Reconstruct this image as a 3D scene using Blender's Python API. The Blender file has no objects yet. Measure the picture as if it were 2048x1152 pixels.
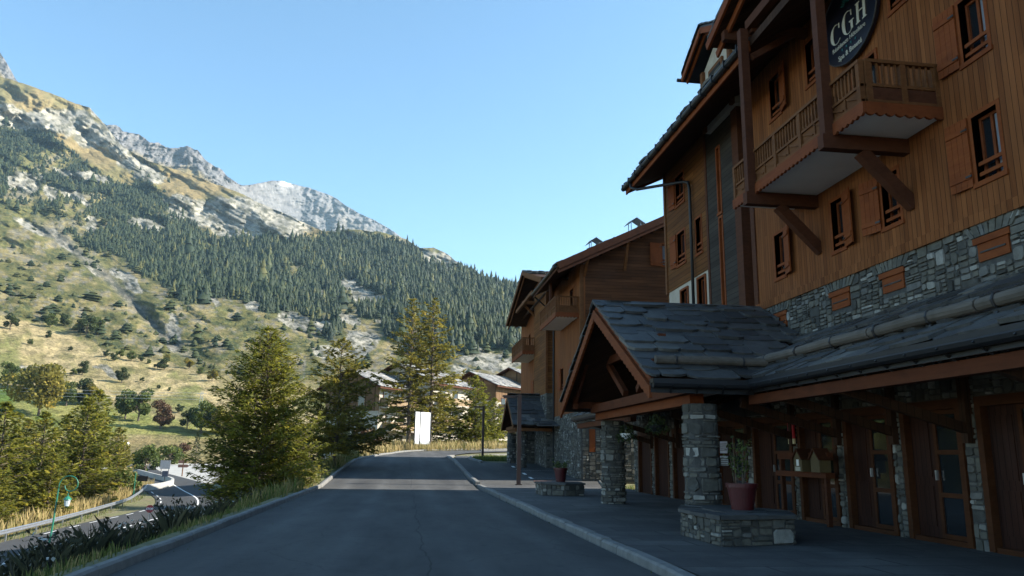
import bpy, math, random
import numpy as np
from mathutils import Vector, Matrix
S = bpy.context.scene
COL = S.collection
rad = math.radians
rng = random.Random(7)

# ------------------------------------------------------------------ camera
EYE = (0.0, 0.0, 1.45)
YAW, PITCH, ROLL = rad(7.525), rad(12.088), rad(0.8)
FW = Vector((math.sin(YAW)*math.cos(PITCH), math.cos(YAW)*math.cos(PITCH), math.sin(PITCH)))
_r0 = Vector((math.cos(YAW), -math.sin(YAW), 0)); _u0 = _r0.cross(FW)
RT = _r0*math.cos(ROLL) + _u0*math.sin(ROLL)
UP = -_r0*math.sin(ROLL) + _u0*math.cos(ROLL)
cd = bpy.data.cameras.new('camera'); cam = bpy.data.objects.new('camera', cd); COL.objects.link(cam)
m = Matrix((RT, UP, -FW)).transposed().to_4x4(); m.translation = EYE
cam.matrix_world = m
cd.sensor_width = 36; cd.lens = 36*1550/2048; cd.clip_start = .05; cd.clip_end = 20000
S.camera = cam

# ------------------------------------------------------------------ world, sun, exposure
SUN_EL, SUN_AZ = rad(30), rad(93)          # azimuth clockwise from +Y
w = bpy.data.worlds.new('World'); S.world = w; w.use_nodes = True
nt = w.node_tree; nt.nodes.clear()
sky = nt.nodes.new('ShaderNodeTexSky'); sky.sky_type = 'NISHITA'; sky.sun_disc = False
sky.sun_elevation = SUN_EL; sky.sun_rotation = SUN_AZ; sky.altitude = 1400
sky.air_density = 1.0; sky.dust_density = 0.4; sky.ozone_density = 1.0
bg = nt.nodes.new('ShaderNodeBackground'); bg.inputs[1].default_value = 0.102
wo = nt.nodes.new('ShaderNodeOutputWorld')
hs = nt.nodes.new('ShaderNodeHueSaturation'); hs.inputs['Saturation'].default_value = 1.12; hs.inputs['Hue'].default_value = .490
nt.links.new(sky.outputs[0], hs.inputs['Color']); nt.links.new(hs.outputs[0], bg.inputs[0]); nt.links.new(bg.outputs[0], wo.inputs[0])
sl = bpy.data.lights.new('sun', 'SUN'); sl.energy = 5.0; sl.angle = rad(.5); sl.color = (1, .93, .82)
so = bpy.data.objects.new('sun', sl); COL.objects.link(so)
TS = Vector((math.sin(SUN_AZ)*math.cos(SUN_EL), math.cos(SUN_AZ)*math.cos(SUN_EL), math.sin(SUN_EL)))
so.rotation_euler = TS.to_track_quat('Z', 'Y').to_euler(); so.location = (60, 0, 60)
S.view_settings.view_transform = 'Standard'; S.view_settings.look = 'None'
S.view_settings.exposure = 1.6; S.view_settings.gamma = 1
S.render.engine = 'CYCLES'

# ------------------------------------------------------------------ helpers
def tag(o, label=None, cat=None, group=None, kind=None):
    for k, v in (('label', label), ('category', cat), ('group', group), ('kind', kind)):
        if v: o[k] = v
    return o
def woff(o):
    p = Vector((0, 0, 0))
    while o: p += o.location; o = o.parent
    return p
def thing(name, label, cat, loc=(0, 0, 0), group=None):
    o = bpy.data.objects.new(name, None); COL.objects.link(o); o.location = loc; o.empty_display_size = .2
    return tag(o, label, cat, group)
class MB:
    def __init__(s): s.v = []; s.f = []; s.m = []; s.t = []
    def poly(s, pts, mi=0, t=.5):
        b = len(s.v); s.v += [tuple(p) for p in pts]; s.f.append(tuple(range(b, b+len(pts)))); s.m.append(mi); s.t.append(t)
    def hexa(s, c, mi=0, t=.5):            # 8 corners: bottom 4 ccw, top 4 ccw
        b = len(s.v); s.v += [tuple(p) for p in c]
        for f in ((3,2,1,0),(4,5,6,7),(0,1,5,4),(1,2,6,5),(2,3,7,6),(3,0,4,7)):
            s.f.append(tuple(b+i for i in f)); s.m.append(mi); s.t.append(t)
    def box(s, x0, x1, y0, y1, z0, z1, mi=0, t=.5):
        s.hexa([(x0,y0,z0),(x1,y0,z0),(x1,y1,z0),(x0,y1,z0),(x0,y0,z1),(x1,y0,z1),(x1,y1,z1),(x0,y1,z1)], mi, t)
    def mbox(s, M, u0, u1, v0, v1, d0, d1, mi=0, t=.5):
        s.hexa([M(u0,v0,d0),M(u1,v0,d0),M(u1,v0,d1),M(u0,v0,d1),M(u0,v1,d0),M(u1,v1,d0),M(u1,v1,d1),M(u0,v1,d1)], mi, t)
    def beam(s, p0, p1, wd, hg, mi=0, up=(0,0,1), t=.5):
        p0, p1 = Vector(p0), Vector(p1); d = (p1-p0).normalized(); u = Vector(up)
        if abs(d.dot(u)) > .98: u = Vector((0, 1, 0))
        a = d.cross(u).normalized(); b = a.cross(d)
        a = a*wd/2; b = b*hg/2
        s.hexa([p0-a-b, p0+a-b, p1+a-b, p1-a-b, p0-a+b, p0+a+b, p1+a+b, p1-a+b], mi, t)
    def tube(s, pts, r, n=8, mi=0, cap=True, t=.5):
        pts = [Vector(p) for p in pts]; rs = r if isinstance(r, (list, tuple)) else [r]*len(pts)
        b = len(s.v); ref = None
        for i, p in enumerate(pts):
            d = (pts[min(i+1, len(pts)-1)]-pts[max(i-1, 0)]).normalized()
            if ref is None: ref = Vector((0,0,1)) if abs(d.z) < .9 else Vector((1,0,0))
            a = d.cross(ref).normalized(); c = a.cross(d).normalized()
            ref = c
            for k in range(n):
                th = 2*math.pi*k/n; s.v.append(tuple(p+(a*math.cos(th)+c*math.sin(th))*rs[i]))
        for i in range(len(pts)-1):
            for k in range(n):
                k2 = (k+1) % n
                s.f.append((b+i*n+k, b+i*n+k2, b+(i+1)*n+k2, b+(i+1)*n+k)); s.m.append(mi); s.t.append(t)
        if cap:
            s.f.append(tuple(b+k for k in reversed(range(n)))); s.m.append(mi); s.t.append(t)
            e = b+(len(pts)-1)*n; s.f.append(tuple(e+k for k in range(n))); s.m.append(mi); s.t.append(t)
    def lathe(s, c, prof, n=20, mi=0, t=.5):
        b = len(s.v)
        for r, z in prof:
            for k in range(n):
                th = 2*math.pi*k/n; s.v.append((c[0]+r*math.cos(th), c[1]+r*math.sin(th), c[2]+z))
        for i in range(len(prof)-1):
            for k in range(n):
                k2 = (k+1) % n; s.f.append((b+i*n+k, b+i*n+k2, b+(i+1)*n+k2, b+(i+1)*n+k)); s.m.append(mi); s.t.append(t)
    def prism(s, base, off, mi=0, t=.5):    # polygon extruded by a vector
        n = len(base); b = len(s.v); off = Vector(off)
        s.v += [tuple(p) for p in base]; s.v += [tuple(Vector(p)+off) for p in base]
        s.f.append(tuple(range(b, b+n))); s.f.append(tuple(b+n+i for i in reversed(range(n))))
        s.m += [mi, mi]; s.t += [t, t]
        for i in range(n):
            j = (i+1) % n; s.f.append((b+i, b+n+i, b+n+j, b+j)); s.m.append(mi); s.t.append(t)
    def build(s, name, mats, parent=None, smooth=False, bevel=0, rot0=False):
        if not isinstance(mats, (list, tuple)): mats = [mats]
        me = bpy.data.meshes.new(name)
        off = woff(parent) if parent and not rot0 else Vector((0,0,0))
        me.from_pydata([(x-off.x, y-off.y, z-off.z) for x, y, z in s.v], [], s.f)
        for mm in mats: me.materials.append(mm)
        me.polygons.foreach_set('material_index', s.m)
        a = me.attributes.new('tint', 'FLOAT', 'FACE'); a.data.foreach_set('value', s.t)
        if smooth: me.polygons.foreach_set('use_smooth', [True]*len(s.f))
        me.update()
        import bmesh
        if len(s.f) < 60000:
            bm = bmesh.new(); bm.from_mesh(me); bmesh.ops.recalc_face_normals(bm, faces=bm.faces); bm.to_mesh(me); bm.free()
        o = bpy.data.objects.new(name, me); COL.objects.link(o)
        if parent: o.parent = parent
        if bevel:
            bv = o.modifiers.new('bevel', 'BEVEL'); bv.width = bevel; bv.segments = 2; bv.limit_method = 'ANGLE'
        return o
def npmesh(name, V, Q, mat, tint=None, parent=None, smooth=False, link=True):
    me = bpy.data.meshes.new(name); k = Q.shape[1]
    me.vertices.add(len(V)); me.vertices.foreach_set('co', V.astype(np.float32).ravel())
    me.loops.add(Q.size); me.loops.foreach_set('vertex_index', Q.astype(np.int32).ravel())
    me.polygons.add(len(Q)); me.polygons.foreach_set('loop_start', (np.arange(len(Q))*k).astype(np.int32))
    me.materials.append(mat)
    if tint is not None:
        a = me.attributes.new('tint', 'FLOAT', 'FACE'); a.data.foreach_set('value', tint.astype(np.float32))
    me.update(calc_edges=True)
    if smooth: me.polygons.foreach_set('use_smooth', [True]*len(Q))
    if not link: return me
    o = bpy.data.objects.new(name, me); COL.objects.link(o)
    if parent: o.parent = parent
    return o
# numpy noise
def _hash(ix, iy, seed):
    h = (ix.astype(np.int64)*374761393 + iy.astype(np.int64)*668265263 + seed*974711) & 0x7fffffff
    h = ((h ^ (h >> 13))*1274126177) & 0x7fffffff
    return ((h ^ (h >> 16)) & 0xffff)/65535.0
def vnoise(x, y, seed=0):
    ix, iy = np.floor(x), np.floor(y); fx, fy = x-ix, y-iy
    fx = fx*fx*fx*(fx*(fx*6-15)+10); fy = fy*fy*fy*(fy*(fy*6-15)+10)
    a, b = _hash(ix, iy, seed), _hash(ix+1, iy, seed); c, d = _hash(ix, iy+1, seed), _hash(ix+1, iy+1, seed)
    return (a+(b-a)*fx)*(1-fy)+(c+(d-c)*fx)*fy
def fbm(x, y, o=5, seed=0, ridged=False):
    r = 0; a = .5; tot = 0
    for i in range(o):
        n = vnoise(x*2**i+17.3*i, y*2**i-9.1*i, seed+i)
        if ridged: n = 1-abs(2*n-1)
        r = r+a*n; tot += a; a *= .5
    return r/tot
def sstep(a, b, x):
    t = np.clip((x-a)/(b-a), 0, 1); return t*t*(3-2*t)

# ------------------------------------------------------------------ materials
def newmat(name):
    mt = bpy.data.materials.new(name); mt.use_nodes = True
    n = mt.node_tree; p = n.nodes['Principled BSDF']; return mt, n, p
def nd(n, t, **kw):
    x = n.nodes.new(t)
    for k, v in kw.items(): setattr(x, k, v)
    return x
def mth(n, op, a, b=None):
    x = nd(n, 'ShaderNodeMath', operation=op)
    for i, q in enumerate((a, b)):
        if q is None: continue
        if isinstance(q, (int, float)): x.inputs[i].default_value = q
        else: n.links.new(q, x.inputs[i])
    return x.outputs[0]
def mixc(n, fac, a, b, mode='MIX'):
    x = nd(n, 'ShaderNodeMix', data_type='RGBA', blend_type=mode)
    for i, q in ((0, fac), (6, a), (7, b)):
        if isinstance(q, (int, float)): x.inputs[i].default_value = q
        elif isinstance(q, tuple): x.inputs[i].default_value = (*q, 1) if len(q) == 3 else q
        else: n.links.new(q, x.inputs[i])
    return x.outputs[2]
def noise(n, vec, scale, detail=4, rough=.55):
    x = nd(n, 'ShaderNodeTexNoise'); x.inputs['Scale'].default_value = scale; x.inputs['Detail'].default_value = detail
    x.inputs['Roughness'].default_value = rough
    if vec is not None: n.links.new(vec, x.inputs['Vector'])
    return x.outputs['Fac']
def ramp(n, fac, stops):
    x = nd(n, 'ShaderNodeValToRGB'); e = x.color_ramp.elements
    while len(e) < len(stops): e.new(.5)
    for i, (p, c) in enumerate(stops):
        e[i].position = p; e[i].color = (*c, 1) if len(c) == 3 else c
    n.links.new(fac, x.inputs[0]); return x.outputs[0]
def bump(n, p, h, strength=.3, dist=.02):
    b = nd(n, 'ShaderNodeBump'); b.inputs['Strength'].default_value = strength; b.inputs['Distance'].default_value = dist
    n.links.new(h, b.inputs['Height']); n.links.new(b.outputs[0], p.inputs['Normal'])
def gpos(n, obj=False):
    if obj: return nd(n, 'ShaderNodeTexCoord').outputs['Object']
    return nd(n, 'ShaderNodeNewGeometry').outputs['Position']
def vmap(n, vec, sc):
    x = nd(n, 'ShaderNodeMapping'); x.inputs['Scale'].default_value = sc; n.links.new(vec, x.inputs['Vector']); return x.outputs[0]
def surf(name, c1, c2, scale, rough=.8, bmp=.2, bd=.01, detail=6, metal=0, spots=None, obj=False):
    mt, n, p = newmat(name); v = gpos(n, obj)
    f = noise(n, v, scale, detail, .6)
    c = mixc(n, ramp(n, f, [(.35, (0,0,0)), (.65, (1,1,1))]), c1, c2)
    if spots:
        f2 = noise(n, v, spots[0], 5, .65); c = mixc(n, ramp(n, f2, [(spots[1], (0,0,0)), (spots[1]+.08, (1,1,1))]), c, spots[2])
    n.links.new(c, p.inputs['Base Color']); p.inputs['Roughness'].default_value = rough; p.inputs['Metallic'].default_value = metal
    if bmp: bump(n, p, noise(n, v, scale*3, 6, .7), bmp, bd)
    return mt
def planks(name, c1, c2, width, horizontal=False, gap=.05, rough=.75):
    mt, n, p = newmat(name); v = gpos(n)
    s = nd(n, 'ShaderNodeSeparateXYZ'); n.links.new(v, s.inputs[0])
    along = mth(n, 'ADD', s.outputs[0], s.outputs[1]); ht = s.outputs[2]
    a, b = (ht, along) if horizontal else (along, ht)
    q = mth(n, 'DIVIDE', a, width); idx = mth(n, 'FLOOR', q); fr = mth(n, 'SUBTRACT', q, idx)
    seg = mth(n, 'FLOOR', mth(n, 'ADD', mth(n, 'MULTIPLY', b, .27), mth(n, 'MULTIPLY', idx, .618)))
    cb = nd(n, 'ShaderNodeCombineXYZ'); n.links.new(idx, cb.inputs[0]); n.links.new(seg, cb.inputs[1])
    wn = nd(n, 'ShaderNodeTexWhiteNoise', noise_dimensions='2D'); n.links.new(cb.outputs[0], wn.inputs['Vector'])
    g = nd(n, 'ShaderNodeCombineXYZ'); n.links.new(mth(n, 'MULTIPLY', a, 55.), g.inputs[0]); n.links.new(mth(n, 'MULTIPLY', b, 1.6), g.inputs[1]); n.links.new(wn.outputs['Value'], g.inputs[2])
    gr = noise(n, g.outputs[0], 1., 5, .6)
    big = noise(n, v, .45, 4, .6)
    f = mth(n, 'ADD', mth(n, 'MULTIPLY', wn.outputs['Value'], .55), mth(n, 'MULTIPLY', gr, .45))
    c = mixc(n, ramp(n, f, [(.2, (0,0,0)), (.85, (1,1,1))]), c1, c2)
    wth = tuple(x*.45+.02 for x in c1)
    c = mixc(n, ramp(n, big, [(.5, (0,0,0)), (.75, (.35,.35,.35))]), c, wth)
    sk = nd(n, 'ShaderNodeCombineXYZ'); n.links.new(mth(n, 'MULTIPLY', a, 3.2), sk.inputs[0]); n.links.new(mth(n, 'MULTIPLY', b, .33), sk.inputs[1])
    c = mixc(n, 1., c, ramp(n, noise(n, sk.outputs[0], 1., 5, .65), [(.3, (.62,.60,.58)), (.72, (1.22,1.22,1.22))]), 'MULTIPLY')
    e = mth(n, 'LESS_THAN', mth(n, 'MINIMUM', fr, mth(n, 'SUBTRACT', 1., fr)), gap)
    c = mixc(n, mth(n, 'MULTIPLY', e, .8), c, tuple(x*.18 for x in c1))
    n.links.new(c, p.inputs['Base Color']); p.inputs['Roughness'].default_value = rough; p.inputs['Specular IOR Level'].default_value = .12
    bump(n, p, mth(n, 'ADD', mth(n, 'MULTIPLY', mth(n, 'SUBTRACT', 1., e), .6), mth(n, 'MULTIPLY', gr, .4)), .5, .012)
    return mt
def timber(name, c1, c2, rough=.7):
    mt, n, p = newmat(name); v = gpos(n)
    a = noise(n, vmap(n, v, (6, 1.3, 14)), 1.3, 6, .65); b = noise(n, v, 2.1, 3)
    c = mixc(n, ramp(n, a, [(.3, (0,0,0)), (.7, (1,1,1))]), c1, c2)
    c = mixc(n, ramp(n, b, [(.5, (0,0,0)), (.7, (.5,.5,.5))]), c, tuple(x*.55 for x in c1))
    n.links.new(c, p.inputs['Base Color']); p.inputs['Roughness'].default_value = rough; p.inputs['Specular IOR Level'].default_value = .15
    bump(n, p, a, .25, .008); return mt
def tinted(name, stops, scale, rough=.85, bmp=.5, bd=.02, spec=.3, obj=False, patch=None):
    mt, n, p = newmat(name); v = gpos(n, obj)
    at = nd(n, 'ShaderNodeAttribute', attribute_name='tint')
    c = ramp(n, at.outputs['Fac'], stops)
    f = noise(n, v, scale, 6, .65)
    c = mixc(n, 1., c, ramp(n, f, [(.25, (.55,.55,.55)), (.75, (1.25,1.25,1.25))]), 'MULTIPLY')
    if patch: c = mixc(n, ramp(n, noise(n, v, patch[0], 4), [(.52, (0,0,0)), (.66, (.8,.8,.8))]), c, patch[1])
    n.links.new(c, p.inputs['Base Color']); p.inputs['Roughness'].default_value = rough; p.inputs['Specular IOR Level'].default_value = spec
    bump(n, p, noise(n, v, scale*2.2, 6, .7), bmp, bd); return mt
def leafmat(name, stops, transl=.35):
    mt, n, p = newmat(name)
    at = nd(n, 'ShaderNodeAttribute', attribute_name='tint')
    c = ramp(n, at.outputs['Fac'], stops)
    n.links.new(c, p.inputs['Base Color']); p.inputs['Roughness'].default_value = .65; p.inputs['Specular IOR Level'].default_value = .25
    t = nd(n, 'ShaderNodeBsdfTranslucent'); n.links.new(c, t.inputs[0])
    mx = nd(n, 'ShaderNodeMixShader'); mx.inputs[0].default_value = transl
    n.links.new(p.outputs[0], mx.inputs[1]); n.links.new(t.outputs[0], mx.inputs[2])
    n.links.new(mx.outputs[0], n.nodes['Material Output'].inputs[0]); return mt
def flat(name, c, rough=.5, metal=0):
    return surf(name, tuple(x*.88 for x in c), tuple(min(1, x*1.1) for x in c), 5., rough, .06, .004, metal=metal, obj=True)

M = {}
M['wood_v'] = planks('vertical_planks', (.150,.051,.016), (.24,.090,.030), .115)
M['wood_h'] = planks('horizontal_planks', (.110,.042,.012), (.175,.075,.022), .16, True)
M['wood_hr'] = planks('red_horizontal_planks', (.075,.030,.013), (.12,.05,.022), .17, True)
M['clad'] = planks('grey_cladding', (.035,.030,.026), (.052,.045,.038), .15, True)
M['orange'] = timber('orange_wood', (.155,.038,.010), (.20,.057,.015))
M['balc'] = timber('balcony_wood', (.105,.040,.014), (.155,.066,.024))
M['beam'] = timber('dark_beam', (.056,.019,.009), (.085,.030,.014))
M['redbeam'] = timber('red_beam', (.135,.034,.010), (.185,.052,.016))
M['doorpanel'] = planks('door_panel', (.030,.011,.007), (.044,.017,.010), .12)
M['shaded_doorframe'] = timber('shaded_door_frame', (.050,.017,.006), (.075,.027,.010))  # orange frame wood darkened; the arcade shade is put into its colour
M['shaded_eavewood'] = timber('shaded_eave_wood', (.075,.021,.008), (.105,.032,.012))  # darker copy of the red beam wood, under-canopy shade put into the colour
M['far_wood'] = planks('far_chalet_boards', (.13,.075,.04), (.19,.12,.065), .3)
M['rail_wood'] = planks('pale_balcony_boards', (.26,.18,.105), (.34,.25,.15), .3)
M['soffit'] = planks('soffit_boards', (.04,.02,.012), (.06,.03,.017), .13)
M['stone'] = tinted('rubble_stone', [(0,(.042,.042,.038)),(.3,(.080,.079,.070)),(.55,(.135,.128,.103)),(.75,(.125,.124,.115)),(.9,(.21,.205,.18)),(1,(.30,.295,.265))], 7., .9, .6, .02)
M['mortar'] = surf('mortar', (.045,.045,.043), (.075,.073,.067), 9., .95, .4, .02)
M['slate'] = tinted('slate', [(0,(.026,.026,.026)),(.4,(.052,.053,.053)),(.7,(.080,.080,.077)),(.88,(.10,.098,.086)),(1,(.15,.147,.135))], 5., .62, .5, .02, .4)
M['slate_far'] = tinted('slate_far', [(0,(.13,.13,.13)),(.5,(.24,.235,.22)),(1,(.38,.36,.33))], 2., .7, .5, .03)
M['gutter'] = flat('gutter_metal', (.016,.017,.020), .5, .3)
M['zinc'] = flat('zinc', (.45,.46,.48), .35, .8)
M['iron'] = flat('iron', (.03,.028,.028), .5, .3)
M['glass'], _n, _p = newmat('window_glass'); _p.inputs['Base Color'].default_value = (.012,.015,.018,1); _p.inputs['Roughness'].default_value = .06
M['curtain'] = flat('curtain', (.16,.17,.19), .9)
M['plaster'] = surf('plaster', (.34,.30,.24), (.42,.38,.31), 3., .9, .2, .008)
M['soffit_w'] = surf('white_soffit', (.74,.73,.69), (.80,.79,.75), 1.5, .8, .1, .004)
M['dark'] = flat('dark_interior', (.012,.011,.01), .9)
M['log'] = timber('weathered_log', (.085,.072,.058), (.14,.12,.10))
M['red_pot'] = flat('red_pot', (.06,.006,.008), .45)
M['post_brown'] = flat('post_brown', (.035,.018,.016), .5)
M['green'] = flat('green_paint', (.02,.16,.10), .4)
M['white'] = flat('white_panel', (.82,.82,.80), .5)
M['bark'] = surf('bark', (.055,.043,.033), (.13,.10,.075), 6., .95, .7, .03, obj=True)
M['larch'] = leafmat('larch_needles', [(0,(.045,.055,.012)),(.35,(.15,.16,.026)),(.7,(.26,.245,.036)),(1,(.38,.30,.045))], .55)
M['larch_y'] = leafmat('yellow_larch_needles', [(0,(.06,.06,.016)),(.35,(.165,.152,.030)),(.7,(.28,.235,.044)),(1,(.40,.29,.055))], .55)
M['leaf'] = leafmat('broad_leaves', [(0,(.03,.045,.014)),(.4,(.07,.10,.025)),(.75,(.13,.16,.04)),(1,(.24,.22,.05))], .35)
M['leaf_dark'] = leafmat('dark_leaves', [(0,(.02,.032,.014)),(.5,(.045,.065,.022)),(1,(.09,.11,.035))], .3)
M['leaf_red'] = leafmat('russet_leaves', [(0,(.05,.03,.02)),(.5,(.11,.06,.035)),(1,(.16,.12,.05))], .3)
M['forest'] = leafmat('forest_needles', [(0,(.012,.021,.014)),(.5,(.025,.038,.018)),(.85,(.045,.058,.022)),(1,(.085,.085,.028))], .1)
M['grass'] = leafmat('grass_blades', [(0,(.04,.06,.015)),(.45,(.10,.14,.03)),(.7,(.22,.19,.07)),(1,(.42,.31,.14))], .35)
M['weed'] = leafmat('dry_weeds', [(0,(.02,.022,.014)),(.5,(.06,.06,.03)),(.85,(.14,.12,.06)),(1,(.5,.5,.47))], .2)
# ------------------------------------------------------------------ ground, roads
def roadz(y): return np.interp(y, [-40,0,34,39,45,50,60,70,80,90,110,140,200,400], [0,0,0,.25,.65,.95,1.12,1.3,1.7,2.0,2.6,3.2,4.5,8])
def valz(y): return np.interp(y, [-60,92,99,109,122,140,160,180,210,240,300,400], [-4.5,-4.5,-4.2,-3.8,-3.2,-3.0,-2.7,-2.2,-1.6,-1.0,.5,3])
LEFT = [(-40,-3.42),(20,-3.42),(36,-3.3),(43,-3.1),(49.5,-2.85),(58,-2.3),(66,-1.7),(72,-1.0),(76,1.0),(79,4.5),(83,9),(90,16),(100,24)]   # (y, x) left kerb, then curving right
def leftx(y): return np.interp(y, [p[0] for p in LEFT], [p[1] for p in LEFT])
def gz(x, y):
    x = np.asarray(x, float); y = np.asarray(y, float)
    r = roadz(y); v = valz(y)
    s = np.clip((-4.1-x)/11.5, 0, 1); s = np.maximum(s, 0)**.9
    far = np.clip((y-150)/100, 0, 1)
    z = r*(1-s)+v*s
    left = np.clip((leftx(np.minimum(y, 72))-.35-x)/1.2, 0, 1)
    z = z+left*(.16*(fbm(x*.35, y*.35, 4, 3)-.3)+.25*(fbm(x*.12, y*.12, 3, 9)-.5)*np.clip((-5-x)/4, 0, 1))
    # flatten under the lower road
    return z
def gz1(x, y): return float(gz(np.array([x]), np.array([y]))[0])
def grid(xs, ys, zf, name, mat):
    X, Y = np.meshgrid(xs, ys); Z = zf(X, Y); V = np.stack([X, Y, Z], -1).reshape(-1, 3)
    nx, ny = len(xs), len(ys); i = np.arange(nx-1)[None, :]+np.arange(ny-1)[:, None]*nx; i = i.ravel()
    return npmesh(name, V, np.stack([i, i+1, i+1+nx, i+nx], 1), mat, smooth=True)
LOWER = [(-19.8,-40),(-19.8,20),(-20.4,45),(-21,60),(-21.3,72),(-21.2,80),(-22.0,90),(-24.2,99),(-28.4,109),(-34,122),(-42,140),(-50,158),(-60,185)]
def resample(pts, n):
    P = np.array(pts, float); d = np.r_[0, np.cumsum(np.linalg.norm(np.diff(P, axis=0), axis=1))]
    # smooth Catmull-Rom
    t = np.linspace(0, d[-1], n); out = []
    for q in t:
        k = min(max(np.searchsorted(d, q)-1, 0), len(P)-2); u = (q-d[k])/(d[k+1]-d[k])
        p0, p1, p2, p3 = P[max(k-1,0)], P[k], P[k+1], P[min(k+2,len(P)-1)]
        out.append(.5*((2*p1)+(-p0+p2)*u+(2*p0-5*p1+4*p2-p3)*u*u+(-p0+3*p1-3*p2+p3)*u**3))
    return np.array(out)
LP = resample(LOWER, 220)
def road_dist(x, y):
    X = np.asarray(x).ravel(); Y = np.asarray(y).ravel(); best = np.full(X.shape, 1e9)
    for p in LP[::3]: best = np.minimum(best, np.hypot(X-p[0], Y-p[1]))
    return best.reshape(np.asarray(x).shape)
def gfull(x, y):
    z = gz(x, y); d = road_dist(x, y)
    k = 1-np.clip((d-5.6)/2.5, 0, 1)
    z = z*(1-k)+(valz(y)-.06)*k
    park = np.clip((x+66)/4, 0, 1)*np.clip((-28-x)/4, 0, 1)*np.clip((y-116)/6, 0, 1)*np.clip((222-y)/8, 0, 1)
    z = z*(1-park)+(valz(y)-.06)*park
    up = (x > leftx(y)-.12)*1.0
    return z*(1-up)+(roadz(y)-.10)*up

# earth material: dry soil, moss and short grass patches
mt, n, p = newmat('earth'); v = gpos(n)
c = mixc(n, ramp(n, noise(n, v, .25, 5), [(.35,(0,0,0)),(.65,(1,1,1))]), (.10,.085,.045), (.085,.105,.03))
c = mixc(n, ramp(n, noise(n, v, 2.5, 6, .7), [(.4,(0,0,0)),(.7,(1,1,1))]), c, (.20,.165,.085))
n.links.new(c, p.inputs['Base Color']); p.inputs['Roughness'].default_value = .95; bump(n, p, noise(n, v, 6, 6, .7), .7, .08); M['earth'] = mt
def asphalt(name, base, patchy, light):
    mt, n, p = newmat(name); v = gpos(n)
    f = noise(n, v, 90., 3, .7); g = noise(n, vmap(n, v, (1., .25, 1.)), .8, 5, .6); h = noise(n, v, 5., 5, .65)
    c = mixc(n, ramp(n, g, [(.35,(0,0,0)),(.7,(1,1,1))]), base, light)
    c = mixc(n, ramp(n, h, [(.55,(0,0,0)),(.75,(.6,.6,.6))]), c, patchy)
    c = mixc(n, .6, c, ramp(n, f, [(.25,(.45,.45,.45)),(.75,(1.45,1.45,1.45))]), 'MULTIPLY')
    vo = nd(n, 'ShaderNodeTexVoronoi', feature='DISTANCE_TO_EDGE'); vo.inputs['Scale'].default_value = .28; n.links.new(v, vo.inputs['Vector'])
    nz = nd(n, 'ShaderNodeTexNoise'); nz.inputs['Scale'].default_value = .9; nz.inputs['Detail'].default_value = 6; n.links.new(v, nz.inputs['Vector'])
    wv = nd(n, 'ShaderNodeVectorMath', operation='ADD'); n.links.new(v, wv.inputs[0]); n.links.new(nz.outputs['Color'], wv.inputs[1]); n.links.new(wv.outputs[0], vo.inputs['Vector'])
    cr = mth(n, 'LESS_THAN', vo.outputs['Distance'], .004)
    c = mixc(n, mth(n, 'MULTIPLY', cr, .3), c, tuple(x*.35 for x in base))
    sx = nd(n, 'ShaderNodeSeparateXYZ'); n.links.new(v, sx.inputs[0])
    se = mth(n, 'ABSOLUTE', mth(n, 'ADD', mth(n, 'SUBTRACT', sx.outputs[0], .35), mth(n, 'MULTIPLY', mth(n, 'SUBTRACT', noise(n, v, .5, 5), .5), .5)))
    c = mixc(n, mth(n, 'MULTIPLY', mth(n, 'LESS_THAN', se, .013), .6), c, tuple(x*.35 for x in base))
    tr = mth(n, 'ABSOLUTE', mth(n, 'SUBTRACT', mth(n, 'ABSOLUTE', mth(n, 'SUBTRACT', mth(n, 'ABSOLUTE', sx.outputs[0]), 1.65)), .72))
    c = mixc(n, 1., c, ramp(n, tr, [(.0, (1.22,1.22,1.22)), (.38, (.95,.95,.95))]), 'MULTIPLY')
    n.links.new(c, p.inputs['Base Color']); p.inputs['Roughness'].default_value = .85; p.inputs['Specular IOR Level'].default_value = .2
    bump(n, p, f, .25, .006); return mt
M['asphalt'] = asphalt('asphalt', (.052,.052,.052), (.032,.032,.033), (.094,.093,.089))
M['asphalt_dark'] = asphalt('lower_asphalt', (.05,.052,.054), (.042,.044,.046), (.065,.066,.067))
M['concrete'] = surf('concrete', (.13,.128,.12), (.19,.186,.175), 4., .9, .4, .01, spots=(9., .6, (.15,.15,.14)))
M['lot'] = surf('pale_lot', (.30,.29,.265), (.38,.37,.34), .6, .9, .2, .01)
M['paint'] = surf('road_paint', (.62,.62,.60), (.80,.80,.78), 6., .7, .1, .004, spots=(14., .62, (.25,.25,.25)))
# paved forecourt: slabs with joints and worn stains
mt, n, p = newmat('paving'); v = gpos(n)
bk = nd(n, 'ShaderNodeTexBrick'); bk.inputs['Scale'].default_value = 1.; bk.inputs['Mortar Size'].default_value = .022; bk.inputs['Brick Width'].default_value = 1.3; bk.inputs['Row Height'].default_value = .75
bk.inputs['Color1'].default_value = (.050,.050,.049,1); bk.inputs['Color2'].default_value = (.088,.087,.083,1); bk.inputs['Mortar'].default_value = (.018,.018,.018,1)
n.links.new(v, bk.inputs['Vector'])
c = mixc(n, ramp(n, noise(n, v, .7, 6, .65), [(.42,(0,0,0)),(.58,(.85,.85,.85))]), bk.outputs['Color'], (.034,.034,.035))
c = mixc(n, .5, c, ramp(n, noise(n, v, 40, 4, .7), [(.3,(.6,.6,.6)),(.7,(1.3,1.3,1.3))]), 'MULTIPLY')
n.links.new(c, p.inputs['Base Color']); p.inputs['Roughness'].default_value = .8; bump(n, p, bk.outputs['Fac'], .4, -.01); M['paving'] = mt

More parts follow.
